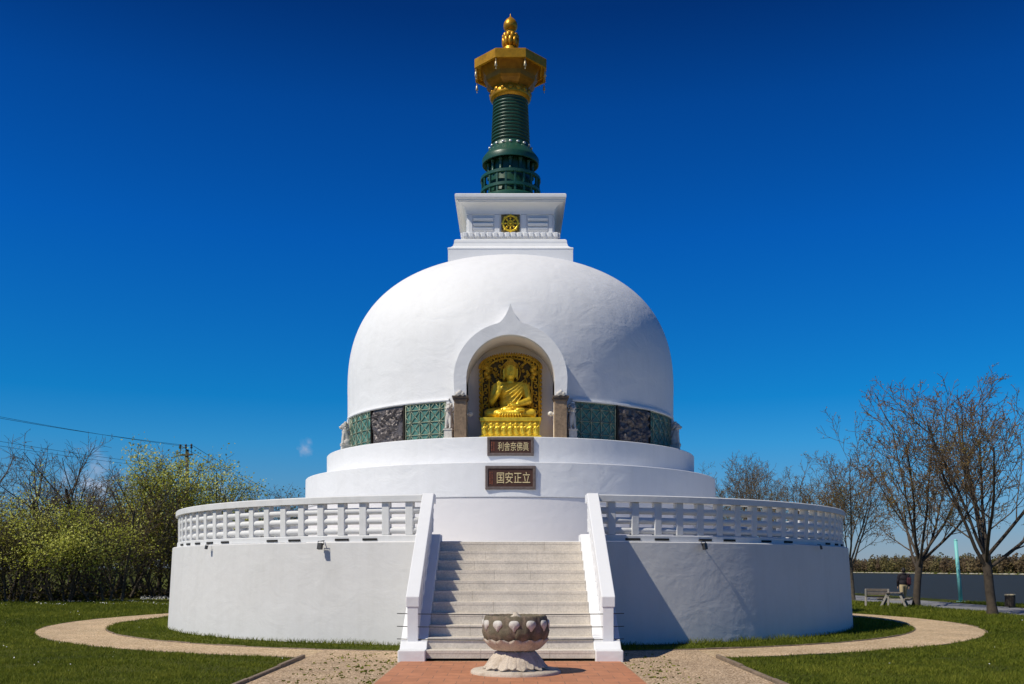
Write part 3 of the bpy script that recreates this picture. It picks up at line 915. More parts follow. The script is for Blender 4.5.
body = [
    ('e', (0, .02, zb + .17), (.42, .30, .20)),                                   # hips
    ('c', (-.26, 0, zb + .15), (-.60, -.10, zb + .13), .16, .12),                  # thighs
    ('c', (.26, 0, zb + .15), (.60, -.10, zb + .13), .16, .12),
    ('c', (-.60, -.12, zb + .12), (.20, -.33, zb + .12), .115, .075),              # shins crossed
    ('c', (.60, -.12, zb + .11), (-.22, -.30, zb + .09), .115, .075),
    ('e', (.26, -.33, zb + .19), (.15, .09, .05)), ('e', (-.26, -.28, zb + .10), (.13, .09, .06)),
    ('e', (0, .05, zb + .42), (.30, .22, .28)), ('e', (0, .06, zb + .66), (.36, .23, .25)),   # belly, chest
    ('e', (-.15, -.10, zb + .70), (.15, .09, .12)), ('e', (.15, -.10, zb + .70), (.15, .09, .12)),
    ('c', (-.30, .07, zb + .80), (.30, .07, zb + .80), .13, .13),
    ('c', (-.40, .06, zb + .78), (-.50, .0, zb + .46), .125, .10),                 # upper arms
    ('c', (.40, .06, zb + .78), (.50, .0, zb + .46), .125, .10),
    ('c', (-.50, -.02, zb + .45), (-.33, -.30, zb + .62), .095, .062),             # raised right forearm
    ('c', (.50, -.02, zb + .45), (.20, -.32, zb + .32), .10, .065),                # left forearm on the lap
    ('e', (-.31, -.335, zb + .71), (.062, .032, .085)),                            # palms
    ('e', (.09, -.35, zb + .30), (.095, .075, .038)),
    ('c', (0, .05, zb + .84), (0, .03, zb + 1.0), .11, .10),                        # neck
    ('e', (0, .0, zb + 1.17), (.175, .19, .23)), ('e', (0, -.03, zb + 1.07), (.14, .15, .13)),
    ('e', (0, -.19, zb + 1.13), (.024, .035, .05)), ('c', (0, -.175, zb + 1.20), (0, -.205, zb + 1.12), .014, .022),
    ('c', (-.045, -.178, zb + 1.055), (.045, -.178, zb + 1.055), .014, .014), ('c', (-.03, -.172, zb + 1.03), (.03, -.172, zb + 1.03), .014, .014),
    ('e', (-.07, -.165, zb + 1.175), (.04, .02, .015)), ('e', (.07, -.165, zb + 1.175), (.04, .02, .015)),
    ('c', (-.11, -.150, zb + 1.215), (-.03, -.178, zb + 1.22), .011, .011), ('c', (.11, -.150, zb + 1.215), (.03, -.178, zb + 1.22), .011, .011),
    ('c', (-.185, .0, zb + 1.22), (-.18, -.01, zb + 1.0), .03, .026), ('c', (.185, .0, zb + 1.22), (.18, -.01, zb + 1.0), .03, .026),
]
for i, (dx, ln) in enumerate(((-.045, .085), (-.015, .11), (.015, .105), (.042, .08))):
    b0 = Vector((-.31 + dx, -.34, zb + .77)); body.append(('c', b0, b0 + Vector((dx * .2, -.02, ln)), .0165, .013))
    b0 = Vector((.03, -.37 + dx * .9 + .03, zb + .305)); body.append(('c', b0, b0 + Vector((-ln, -.01, .02)), .0165, .013))
body += [('c', (-.26, -.345, zb + .70), (-.215, -.37, zb + .76), .02, .015), ('c', (.07, -.40, zb + .33), (.0, -.42, zb + .375), .02, .015)]
bo = blob('figure', body, .0125, GOLD, bud, 2)
STR = 1.14
def stretch(o):
    for v in o.data.vertices:
        if v.co.z > zb: v.co.z = zb + (v.co.z - zb) * STR
    return o
stretch(bo)
# robe folds: ridges laid over the body
mb = MB()
for q in range(6):
    a0 = .30 + q * .055
    pts = []
    for t in np.linspace(0, 1, 12):
        x = .36 - (.62 - .03 * q) * t
        z = zb + .93 - a0 * .25 * q * .6 - (.34 + .05 * q) * t + .1 * math.sin(PI * t) * -.4
        yy = -(.24 * math.sqrt(max(0, 1 - (x / .46) ** 2)) + .015)
        pts.append((x, yy + .02, z))
    mb.tube(pts, .009, 6)
for s in (-1, 1):
    for q in range(5):
        pts = [(s * (.20 + .09 * q), -.34 + .045 * q, zb + .03), (s * (.26 + .085 * q), -.36 + .05 * q, zb + .12), (s * (.22 + .08 * q), -.20 + .03 * q, zb + .25)]
        mb.tube(pts, .016, 6)
for q in range(9):
    mb.tube([(-.30 + .075 * q, -.36, zb + .0), (-.29 + .072 * q, -.385, zb + .06), (-.26 + .065 * q, -.36, zb + .10)], .016, 6)
stretch(mb.build('robe_folds', GOLD, bud))
mb = MB().ell((0, .03, zb + 1.26), (.185, .19, .17), 16).ell((0, .04, zb + 1.42), (.10, .10, .09), 12)
rr = random.Random(5)
for i in range(120):
    u = rr.uniform(0, 2 * PI); v = rr.uniform(.05, 1)
    st_ = math.sqrt(1 - v * v)
    px_, py_, pz_ = .187 * st_ * math.cos(u), .03 + .192 * st_ * math.sin(u), zb + 1.26 + .172 * v
    if py_ < -.06 and pz_ < zb + 1.32: continue
    mb.ell((px_, py_, pz_), (.022, .022, .022), 6)
stretch(mb.build('hair', GOLDD, bud))
# halo panel
hw, hz = .84, 2.10
arch = [(-hw, .60), (-hw, hz)] + [(hw * math.cos(a) , hz + .38 * math.sin(a)) for a in np.linspace(PI, 0, 25)][1:-1] + [(hw, hz), (hw, .60)]
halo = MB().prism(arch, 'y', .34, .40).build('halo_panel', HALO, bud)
mb = MB(); rr = random.Random(9)
for rad in (.80, .60):
    for s_ in (1,):
        pts = [(-rad, .30, .62), (-rad, .30, hz)] + [(rad * math.cos(a), .30, hz + rad * .44 * math.sin(a)) for a in np.linspace(PI, 0, 25)] + [(rad, .30, hz), (rad, .30, .62)]
        mb.tube(pts, .026, 6)
def scroll(x, z, r, s, y=.30):
    pts = []
    for t in np.linspace(0, 1, 14):
        a = s * t * 4.2 * PI / 2 + x * 3
        q = r * (1 - .8 * t)
        pts.append((x + q * math.cos(a), y - .03 * t, z + q * math.sin(a)))
    mb.tube(pts, [.024 * (1 - .4 * t) for t in np.linspace(0, 1, 14)], 6)
for i in range(30):
    t = i / 29
    if t < .27: x, z = -.70, .66 + t / .27 * (hz - .66)
    elif t > .73: x, z = .70, .66 + (1 - t) / .27 * (hz - .66)
    else:
        a = PI * (1 - (t - .27) / .46); x, z = .70 * math.cos(a), hz + .31 * math.sin(a)
    scroll(x, z, .085, 1 if i % 2 else -1)
for i in range(150):
    x = rr.uniform(-.60, .60); z = rr.uniform(.9, hz + .22)
    if abs(x) < .15 and z > 1.6: continue
    if rr.random() < .5: scroll(x, z, rr.uniform(.04, .07), rr.choice((-1, 1)), .32)
    else: mb.ell((x, .32, z), (rr.uniform(.02, .045), .03, rr.uniform(.03, .07)), 6, Matrix.Rotation(rr.uniform(-1, 1), 3, 'Y'))
for i in range(40):
    a = PI * i / 39
    x, z = .86 * math.cos(a), hz + .40 * math.sin(a)
    mb.ell((x, .34, z), (.05, .04, .03), 6, Matrix.Rotation(-a, 3, 'Y'))
for s in (-1, 1):
    for q in range(12): mb.ell((s * .85, .34, .68 + q * .12), (.04, .05, .06), 6)
for s in (-1, 1):       # flanking attendants and clouds beside the head
    for q in range(4): mb.ell((s * (.62 + .05 * (q % 2)), .26, 1.85 + .09 * q - abs(q - 1.5) * .02), (.09, .05, .07), 8)
    mb.ell((s * .52, .24, 1.15), (.07, .06, .16), 8); mb.ell((s * .52, .23, 1.36), (.05, .05, .06), 8)
mb.build('scrollwork', GOLDD, halo)
MB().tube([(.27 * math.cos(a), .27, zb + 1.36 + .31 * math.sin(a)) for a in np.linspace(0, 2 * PI, 33)[:-1]], .02, 6, closed=True).build('nimbus', GOLDD, halo)

# small round lamps inside the niche
for s, w in ((-1, 'left'), (1, 'right')):
    l = empty('niche_lamp', (s * 1.2, -5.15, 5.98), 0, f'small round white lamp on the {w} inner wall of the niche', 'lamp', 'lamps inside the niche')
    MB().ell((-s * .10, 0, 0), (.075, .075, .075), 14).build('globe', LAMPW, l)
    MB().tube([(0, 0, 0), (-s * .05, 0, 0)], .035, 10).build('bracket', TRIM, l)

# ------------------------------------------------------------------ guardian lions on the tier
def make_lion():
    r = empty('guardian_lion', (0, 0, 0))
    MB().box((0, 0, .11), (.27, .30, .22)).box((0, 0, .235), (.31, .34, .035)).box((0, 0, .02), (.31, .34, .04)).build('plinth', STONE, r, bevel=.01)
    blob('body', [('e', (0, .06, .38), (.12, .13, .12)), ('c', (0, .03, .42), (0, -.04, .62), .12, .10), ('c', (-.06, -.07, .56), (-.07, -.11, .28), .05, .04), ('c', (.06, -.07, .56), (.07, -.11, .28), .05, .04),
                  ('e', (-.07, -.13, .27), (.04, .06, .03)), ('e', (.07, -.13, .27), (.04, .06, .03)), ('e', (-.11, .02, .32), (.05, .10, .08)), ('e', (.11, .02, .32), (.05, .10, .08)),
                  ('e', (0, -.06, .76), (.10, .11, .10)), ('e', (0, -.16, .73), (.06, .06, .05)), ('e', (0, -.215, .75), (.022, .02, .018)), ('e', (-.05, -.15, .79), (.025, .02, .02)), ('e', (.05, -.15, .79), (.025, .02, .02)),
                  ('e', (-.08, -.03, .86), (.03, .03, .04)), ('e', (.08, -.03, .86), (.03, .03, .04)),
                  ('c', (0, .17, .30), (0, .20, .52), .035, .05), ('e', (0, .19, .60), (.05, .05, .08))], .013, STONE, r, 2)
    mb = MB(); rr = random.Random(2)
    for i in range(46):
        u = rr.uniform(0, 2 * PI); v = rr.uniform(-.6, 1); q = math.sqrt(1 - v * v)
        p = Vector((.125 * q * math.cos(u), -.01 + .12 * q * math.sin(u), .75 + .13 * v))
        if p.y < -.07: continue
        mb.ell(p, (.034, .034, .034), 6)
    mb.build('mane', STONE, r)
    return r
lion = make_lion()
spots = [(-17.4, 5.58, 'white stone guardian lion at the left foot of the gold niche'), (17.4, 5.58, 'white stone guardian lion at the right foot of the gold niche, half shaded'),
         (-69, 5.44, 'white stone guardian lion at the far left end of the sunlit green panels'), (69, 5.44, 'shaded stone guardian lion at the far right end of the dark panels')]
for i, (ph, r, lb) in enumerate(spots):
    o = lion if i == 0 else copy_tree(lion)
    a = R(ph)
    o.location = (r * math.sin(a), -r * math.cos(a), 5.252); o.rotation_euler = (0, 0, a); o.scale = (.86, .95, 1.10)
    tag(o, lb, 'statue', 'guardian lions around the dome')

# ------------------------------------------------------------------ floodlights on the terrace edge
def make_flood():
    r = empty('floodlight')
    MB().box((0, -.05, -.10), (.15, .10, .19), Matrix.Rotation(R(-12), 3, 'X')).build('lamp_housing', GREYM, r, bevel=.01)
    MB().tube([(-.10, -.02, -.06), (-.10, .0, .05), (.10, .0, .05), (.10, -.02, -.06)], .013, 6).build('bracket', GREYM, r)
    MB().tube([(0, 0, .05), (0, .16, .07)], .016, 6).build('arm', GREYM, r)
    return r
fl = make_flood()
fspots = [(-24.2, 'dark floodlight below the left balustrade, nearer the stairs', 0), (-46.5, 'small dark floodlight below the left balustrade, farther from the stairs', 20),
          (24.7, 'pale floodlight below the right balustrade, nearer the stairs', 70), (48.5, 'small floodlight on the shaded wall at the far right of the drum', 40)]
for i, (ph, lb, tw) in enumerate(fspots):
    o = fl if i == 0 else copy_tree(fl)
    a = R(ph); o.location = (10.62 * math.sin(a), -10.62 * math.cos(a), 2.30); o.rotation_euler = (0, 0, a + R(tw) * .3)
    o.scale = (.78 if i in (0, 2) else .5,) * 3
    tag(o, lb, 'floodlight', 'floodlights on the terrace edge')

# ------------------------------------------------------------------ stone lotus bowl
bx, by = .085, -32.2 + 15.85
bowl = empty('stone_bowl', (bx, by, .024), 0, 'mossy round stone lotus bowl on a petalled foot in front of the stairs', 'stone bowl')
MB().lathe([(.73, 0), (.73, .035), (.70, .06), (.01, .062)], 64).build('base_disc', FOOTS, bowl)
pr = []
foot = [(.48, .06), (.47, .10), (.42, .18), (.35, .26), (.30, .33), (.285, .36), (.30, .37)]
vs2, n = [], 96
mb = MB()
for i in range(n):
    a = 2 * PI * i / n
    lob = abs(math.cos(a * 6)) ** .6
    for k, (r, z) in enumerate(foot):
        q = 1 - k / len(foot)
        vs2.append(((r * (1 - .10 * q * (1 - lob))) * math.sin(a), -(r * (1 - .10 * q * (1 - lob))) * math.cos(a), z - .03 * q * (1 - lob) * (k > 0)))
m_ = len(foot)
mb.add(vs2, [(i * m_ + q, ((i + 1) % n) * m_ + q, ((i + 1) % n) * m_ + q + 1, i * m_ + q + 1) for i in range(n) for q in range(m_ - 1)], True)
for lay, (cnt, r_out, ztop, zbot, off) in enumerate(((10, .03, .345, .075, 0), (10, .012, .36, .10, .5))):
    for i in range(cnt):        # down-turned petals with curled tips
        rm = Matrix.Rotation(2 * PI * (i + off) / cnt + .2, 3, 'Z')
        vs3 = []
        for u in np.linspace(-1, 1, 9):
            for v in np.linspace(0, 1, 8):
                z = ztop + (zbot - ztop) * v
                rb = .30 + (.50 - .30) * v ** 1.15 + r_out + .022 * (1 - u * u) * math.sin(PI * min(v * 1.1, 1)) + (.03 * (v - .8) / .2 if v > .8 else 0)
                rb -= .022 * (abs(u) < .16)
                half = (.09 + .075 * v) * (1 if v < .65 else math.sqrt(max(.03, 1 - ((v - .65) / .352) ** 2)))
                vs3.append(rm @ Vector((u * half, -rb + .05 * u * u * .8, z)))
        mb.add(vs3, [(p * 8 + q, (p + 1) * 8 + q, (p + 1) * 8 + q + 1, p * 8 + q + 1) for p in range(8) for q in range(7)], True)
mb.build('petalled_foot', FOOTS, bowl)
bp_ = [(.27, .36), (.31, .385), (.40, .45), (.45, .50), (.49, .56), (.515, .62), (.528, .68), (.533, .74), (.53, .80), (.52, .85), (.50, .90), (.485, .925), (.455, .925), (.44, .90), (.30, .85), (.01, .84)]
vs2 = []; n = 144
for i in range(n):
    a = 2 * PI * i / n
    for k, (r, z) in enumerate(bp_):
        if k < 11:
            lo = abs(math.cos(6 * a + .31)); hi = abs(math.sin(6 * a + .31))
            edge = .62 + .12 * hi
            d = -.016 * (1 - min(1, lo * 3)) if z > edge else .020 - .022 * (1 - min(1, hi * 3))
            r = r + d
        vs2.append((r * math.sin(a), -r * math.cos(a), z + (.010 * abs(math.cos(12 * a)) if k in (10, 11, 12) else 0)))
m_ = len(bp_)
mb = MB(); mb.add(vs2, [(i * m_ + q, ((i + 1) % n) * m_ + q, ((i + 1) % n) * m_ + q + 1, i * m_ + q + 1) for i in range(n) for q in range(m_ - 1)], True)
mb.build('bowl_body', BOWLS, bowl)
mb = MB()
for i in range(14):      # upturned lower petals
    a = 2 * PI * i / 14
    rm = Matrix.Rotation(a, 3, 'Z')
    for (x, r, z) in ((0, .345, .40),):
        vs3 = []
        for u in np.linspace(-1, 1, 7):
            for v in np.linspace(0, 1, 6):
                rad = .345 + .185 * v ** .75 + .02 * (1 - u * u)
                half = (.105 + .045 * v) * (1 if v < .7 else math.sqrt(max(0.05, 1 - ((v - .7) / .31) ** 2)))
                vs3.append(rm @ Vector((u * half, -rad + .05 * u * u * .6, .375 + .185 * v)))
        mb.add(vs3, [(p * 6 + q, (p + 1) * 6 + q, (p + 1) * 6 + q + 1, p * 6 + q + 1) for p in range(6) for q in range(5)], True)
mb.build('lower_petals', FOOTS, bowl)
for i in range(12):      # raised leaf emblems
    a = 2 * PI * i / 12 + R(-3)
    rm = Matrix.Rotation(a, 3, 'Z')
    out = []
    for t in np.linspace(0, 2 * PI, 25)[:-1]:
        c_, s_ = math.sin(t), math.cos(t)
        zz = .082 * s_; xx = .088 * c_ * (1.0 if s_ > -.2 else 1 - .30 * ((-s_ - .2) / .8))
        if s_ > .8: zz -= .012 * (s_ - .8) / .2
        if s_ < -.85: zz -= .035 * (-s_ - .85) / .15
        out.append((xx, zz))
    mb = MB()
    P_ = lambda x, z, d: rm @ Vector((x, -(.527 + d - (z * z) * .5) + .3 * x * x, .795 + z))
    k = len(out)
    mb.add([P_(x, z, -.02) for x, z in out] + [P_(x * .92, z * .92, .016) for x, z in out] + [P_(0, 0, .022)],
           [(j, (j + 1) % k, k + (j + 1) % k, k + j) for j in range(k)] + [(k + j, k + (j + 1) % k, 2 * k) for j in range(k)], True)
    mb.build('leaf_emblem', STONE, bowl)
mb = MB(); rr = random.Random(4)
MB().lathe([(.12, .84), (.11, .90), (.05, .935), (.035, .965), (.004, .985)], 24).build('lid_knob', FOOTS, bowl)

# ------------------------------------------------------------------ trees
BARK = mat('bark', (.085, .064, .045), .9, var=.3, scale=5, bump=.5, bscale=14, col2=(.035, .028, .022))
BARKR = mat('twig_bark', (.14, .10, .065), .9, var=.2, scale=4)
BARKG = mat('grey_bark', (.13, .105, .075), .9, var=.3, scale=5, bump=.4, bscale=14)
BUDS = leafmat('spring_buds', (.24, .12, .03), (.30, .18, .03), (.26, .23, .035), .3)
LEAF_OL = leafmat('olive_leaves', (.10, .095, .016), (.20, .185, .026), (.36, .33, .06))
LEAF_YG = leafmat('yellow_green_leaves', (.16, .18, .02), (.44, .46, .06), (.78, .77, .26))
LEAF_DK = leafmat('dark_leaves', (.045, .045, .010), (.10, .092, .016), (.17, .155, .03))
BLOSS = leafmat('white_blossom', (.40, .38, .34), (.62, .59, .56), (.75, .72, .70), .3)


class Grow:
    def __init__(s, seed):
        s.r = random.Random(seed); s.lines = []; s.tips = []

    def branch(s, p, d, Ln, r0, r1, lvl, P):
        rnd = s.r
        n = P['seg'][min(lvl, len(P['seg']) - 1)]
        pts, rad = [p.copy()], [r0]
        up = P['up'][min(lvl, len(P['up']) - 1)]
        wob = P['wob'][min(lvl, len(P['wob']) - 1)]
        for i in range(n):
            d = (d + Vector((rnd.uniform(-1, 1), rnd.uniform(-1, 1), rnd.uniform(-1, 1))) * wob + Vector((0, 0, up))).normalized()
            p = p + d * Ln / n
            pts.append(p.copy()); rad.append(r0 + (r1 - r0) * (i + 1) / n)
        s.lines.append((lvl, pts, rad))
        if lvl >= P['lv']:
            s.tips.append((pts, d)); return
        k = P['kids'][lvl]
        k = max(1, int(k * rnd.uniform(.8, 1.2) + .5)) if lvl else k
        s0 = P['start'][lvl]
        az = rnd.uniform(0, 2 * PI)
        for i in range(k):
            t = s0 + (1 - s0) * (i + rnd.random() * .8) / k if k > 1 else 1
            t = min(t, .999) * n
            q = int(t); f = t - q
            b = pts[q].lerp(pts[q + 1], f)
            tang = (pts[q + 1] - pts[q]).normalized()
            az += 2.4 + rnd.uniform(-.5, .5)
            u = tang.orthogonal().normalized(); w = tang.cross(u)
            ang = R(rnd.uniform(*P['ang'][lvl]))
            nd = tang * math.cos(ang) + (u * math.cos(az) + w * math.sin(az)) * math.sin(ang)
            rr_ = rad[q] * P['rk'] * rnd.uniform(.75, 1.05)
            rr_ = max(rr_, P['rmin'])
            ll = Ln * P['len'][lvl] * rnd.uniform(.7, 1.15) * (1.0 if lvl == 0 else (1.1 - .45 * t / n))
            s.branch(b, nd, ll, rr_, max(P['rmin'] * .7, rr_ * .35), lvl + 1, P)


def tree(name, px, dep, height, P, seed, label, group, bark=BARK, twig=None, leaf=None, nleaf=0, lsize=.1, loc=None, lspread=.25, rz=None):
    x, y = loc if loc else ((px - 510.5) * dep / F, dep - D)
    root = empty(name, (x, y, 0), rz if rz is not None else (seed * 1.7) % 6.28, label, 'tree', group)
    g = Grow(seed)
    stems = P.get('stems', 1)
    for q in range(stems):
        a = 2 * PI * q / stems + seed
        lean = P.get('lean', .06) if stems == 1 else g.r.uniform(.15, .5)
        d = Vector((math.cos(a) * lean, math.sin(a) * lean, 1)).normalized()
        if 'dir' in P: d = Vector(P['dir']).normalized()
        off = Vector((math.cos(a), math.sin(a), 0)) * (.0 if stems == 1 else g.r.uniform(.15, P.get('sprd', .5)))
        g.branch(off + Vector((0, 0, -.1)), d, P['trunk'] * (1 if stems == 1 else g.r.uniform(.75, 1.15)), P['r'], P['r'] * P.get('taper', .72), 0, P)
    zs_ = sorted(l[1][-1].z for l in g.lines)
    top = zs_[int(.965 * len(zs_))] if name == 'bare_tree' and stems == 1 else zs_[-1]
    k = height / top
    t, c = MB(), MB()
    for lvl, pts, rad in g.lines:
        pts = [p * k for p in pts]
        if lvl <= 1:
            if lvl == 0:
                rad = list(rad); rad[0] *= 1.35
            t.tube(pts, rad, 9 if lvl == 0 else 6, cap=False)
        else:
            c.tube(pts, rad, 3 if lvl >= P['lv'] - 1 else 4, cap=False, smooth=True)
    t.build('trunk', bark, root, normals=False)
    rng = np.random.default_rng(seed); lf_low = name != 'bare_tree'
    cr_ = c.build('crown', twig or bark, root, normals=False)
    if leaf and nleaf:
        A, B = [], []
        for pts, d in g.tips:
            for i in range(len(pts) - 1): A.append(pts[i] * k); B.append(pts[i + 1] * k)
        A, B = np.array(A), np.array(B)
        i = rng.integers(0, len(A), nleaf); t_ = rng.random((nleaf, 1))
        Pp = A[i] * (1 - t_) + B[i] * t_ + rng.normal(size=(nleaf, 3)) * lspread
        kp = rng.random(nleaf) < (np.clip((Pp[:, 2] - 1.1) / 2.0, .05, 1) if lf_low else 2.0); Pp = Pp[kp]; i = i[kp]; nleaf = len(Pp)
        # leaves turn their faces loosely towards the light
        ls = Matrix.Rotation(-root.rotation_euler.z, 3, 'Z') @ sd
        Nn = rng.normal(size=(nleaf, 3)) + np.array(ls) * (1.5 if lf_low else .3); Nn /= np.linalg.norm(Nn, axis=1)[:, None]
        U = np.cross(Nn, rng.normal(size=(nleaf, 3))); U /= np.linalg.norm(U, axis=1)[:, None]
        V = np.cross(Nn, U)
        sz = lsize * rng.uniform(.5, 1.1, (nleaf, 1))
        branch_t = np.clip(.5 + .30 * np.sin(A[:, 0] * 2.1 + seed) * np.cos(A[:, 1] * 1.7) + .34 * np.sin(A[:, 2] * 2.3 + seed * 2 + A[:, 0]) + rng.normal(size=len(A)) * .12, 0, 1)
        tint = np.clip(branch_t[i] * .7 + rng.random(nleaf) * .3, 0, 1)
        mats = leaf if isinstance(leaf, list) else [leaf]
        quads('foliage' if name != 'bare_tree' else 'buds', Pp, U * sz * .5, V * sz * .32, mats, tint, root, mi=rng.integers(0, len(mats), nleaf))
    return root


BARE = dict(lv=4, trunk=2.0, r=.20, taper=.9, seg=[5, 6, 5, 4, 3], up=[.0, .085, .08, .06, .04], wob=[.05, .10, .13, .16, .2], kids=[8, 9, 7, 4], start=[.72, .22, .25, .25],
            ang=[(12, 60), (20, 50), (22, 55), (25, 60)], len=[2.3, .56, .52, .5], rk=.48, rmin=.0105)
BUSH = dict(lv=3, stems=7, trunk=2.4, r=.06, seg=[5, 4, 4, 3], up=[.03, .03, .02, 0], wob=[.12, .16, .2, .25], kids=[9, 6, 4], start=[.15, .2, .2], ang=[(25, 65), (25, 60), (25, 70)], len=[.62, .6, .55], rk=.55, rmin=.008, sprd=.9)
TALL = dict(lv=3, stems=3, trunk=5, r=.13, seg=[6, 5, 4, 3], up=[.02, .06, .04, .02], wob=[.08, .13, .17, .2], kids=[10, 7, 5], start=[.25, .2, .2], ang=[(25, 55), (25, 55), (25, 60)], len=[.55, .55, .5], rk=.5, rmin=.011, sprd=.7)
LEAN = dict(TALL, stems=1, r=.16, trunk=6, dir=(.28, 0, 1), start=[.38, .2, .2], kids=[14, 8, 5])
GAPPY = dict(TALL, stems=2)

G1 = 'row of bare trees along the riverside path'
def row(px, dep, top): return H + (569 - top) * dep / F
tree('bare_tree', 993, 36.6, row(0, 36.6, 377), dict(BARE, r=.175), 66, 'largest bare spring tree beside the riverside path, nearest to the camera', G1, BARK, BARKR, BUDS, 7000, .05, lspread=.04)
tree('bare_tree', 916, 44.3, row(0, 44.3, 418), dict(BARE, r=.165), 65, 'budding brownish tree beside the person and the bench', G1, BARK, BARKR, BUDS, 13000, .055, lspread=.06)
tree('bare_tree', 853, 54, row(0, 54, 452), dict(BARE, r=.13), 64, 'bare tree just beside the shaded edge of the white drum', G1, BARKG, BARKR, BUDS, 6500, .055, lspread=.05)
tree('bare_tree', 795, 63, row(0, 63, 470), dict(BARE, r=.15), 21, 'bare treetop above the right balustrade, closest to the drum edge of the three', G1, BARKG, BARKR, BUDS, 4500, .06, lspread=.06)
tree('bare_tree', 765, 72, row(0, 72, 466), dict(BARE, r=.15), 62, 'bare treetop in the middle above the right balustrade', G1, BARKG, BARKR, BUDS, 4500, .06, lspread=.06)
tree('bare_tree', 732, 81, row(0, 81, 468), dict(BARE, r=.15), 67, 'bare treetop above the right balustrade, next to the white tiers', G1, BARKG, BARKR, BUDS, 4500, .06, lspread=.06)

G2 = 'thicket beyond the lawn on the left'
th = [
    # name, px, depth, top px, params, leaf, n, size, label, spread
    ('bare_tree', 4, 54, 416, dict(TALL, stems=2), BUDS, 1500, .07, 'tall bare tree rising at the far left edge of the thicket', .06),
    ('bare_tree', 52, 62, 446, dict(TALL), BUDS, 1200, .07, 'slim bare tree standing behind the olive bushes at left', .06),
    ('bare_tree', 104, 60, 434, dict(TALL, stems=4), BUDS, 1500, .07, 'tallest bare stems in the middle of the thicket under the power line', .06),
    ('bare_tree', 120, 57, 468, dict(TALL, stems=5, r=.08), BUDS, 2600, .07, 'brown twiggy thicket tree right of the bright shrubs', .08),
    ('leafy_tree', 133, 61, 446, dict(LEAN), [LEAF_YG], 7500, .12, 'thin leaning tree with fresh sparse leaves and a slanting trunk', .3),
    ('leafy_tree', 190, 60, 452, dict(TALL, stems=4), [LEAF_YG], 12000, .12, 'yellow green leafy tree under the power pole', .35),
    ('leafy_tree', 158, 66, 448, dict(TALL, stems=3), [LEAF_OL, LEAF_YG], 9000, .13, 'olive leafy tree standing between the leaning tree and the power pole', .35),
    ('leafy_tree', 222, 63, 474, dict(TALL, stems=3), [LEAF_YG], 5000, .12, 'small leafy tree right beside the left end of the balustrade', .3),
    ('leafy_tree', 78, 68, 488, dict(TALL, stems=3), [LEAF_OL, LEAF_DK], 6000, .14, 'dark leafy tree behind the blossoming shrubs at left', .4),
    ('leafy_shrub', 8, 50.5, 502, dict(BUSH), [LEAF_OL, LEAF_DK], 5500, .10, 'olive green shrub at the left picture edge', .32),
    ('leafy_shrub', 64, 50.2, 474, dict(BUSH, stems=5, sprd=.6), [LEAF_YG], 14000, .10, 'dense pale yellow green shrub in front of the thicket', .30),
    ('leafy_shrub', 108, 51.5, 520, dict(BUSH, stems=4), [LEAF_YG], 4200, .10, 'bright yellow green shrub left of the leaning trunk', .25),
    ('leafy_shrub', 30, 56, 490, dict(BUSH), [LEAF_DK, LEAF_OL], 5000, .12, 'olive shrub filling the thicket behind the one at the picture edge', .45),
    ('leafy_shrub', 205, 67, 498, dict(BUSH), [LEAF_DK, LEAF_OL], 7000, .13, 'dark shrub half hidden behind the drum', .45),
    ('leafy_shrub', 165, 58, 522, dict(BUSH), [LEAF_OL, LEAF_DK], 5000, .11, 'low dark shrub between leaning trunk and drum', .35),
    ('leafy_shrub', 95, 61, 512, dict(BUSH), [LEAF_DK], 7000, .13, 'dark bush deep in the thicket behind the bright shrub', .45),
    ('leafy_shrub', -45, 49.5, 500, dict(BUSH), [LEAF_OL, LEAF_YG], 7000, .11, 'olive shrub just outside the left edge of the view', .35),
    ('blossom_tree', 226, 92, 482, dict(TALL, stems=3), [BLOSS], 2200, .16, 'white blossoming treetop above the left end of the balustrade', .25),
    ('blossom_tree', 86, 66, 466, dict(TALL, stems=3), [BLOSS], 3600, .12, 'white blossoming treetop behind the bare stems of the thicket', .28),
    ('bare_tree', 252, 96, 474, dict(TALL, stems=3), BUDS, 900, .10, 'distant bare treetop above the left balustrade, nearer the thicket', .1),
    ('bare_tree', 276, 104, 485, dict(TALL, stems=3), BUDS, 900, .10, 'distant low bare treetop above the left balustrade, next to the white tiers', .1),
    ('leafy_tree', 296, 112, 489, dict(TALL, stems=3), [LEAF_DK], 4000, .18, 'far leafy treetop barely showing against the left side of the tiers', .4),
    ('leafy_tree', 20, 72, 500, dict(TALL, stems=3), [LEAF_DK, LEAF_OL], 7000, .16, 'dark background tree behind the shrubs at the left edge', .6),
    ('leafy_tree', 140, 78, 500, dict(TALL, stems=3), [LEAF_DK], 7000, .17, 'dark background tree behind the leaning trunk', .6),
]
for i, (nm, px, dep, top, P, lf, n, sz, lb, spd) in enumerate(th):
    o = tree(nm, px, dep, H + (569 - top) * dep / F, P, 101 + i * 7, lb, G2, BARKG if i % 2 else BARK, BARKG, lf, n, sz, lspread=spd)
    if nm == 'leafy_shrub': o['category'] = 'shrub'

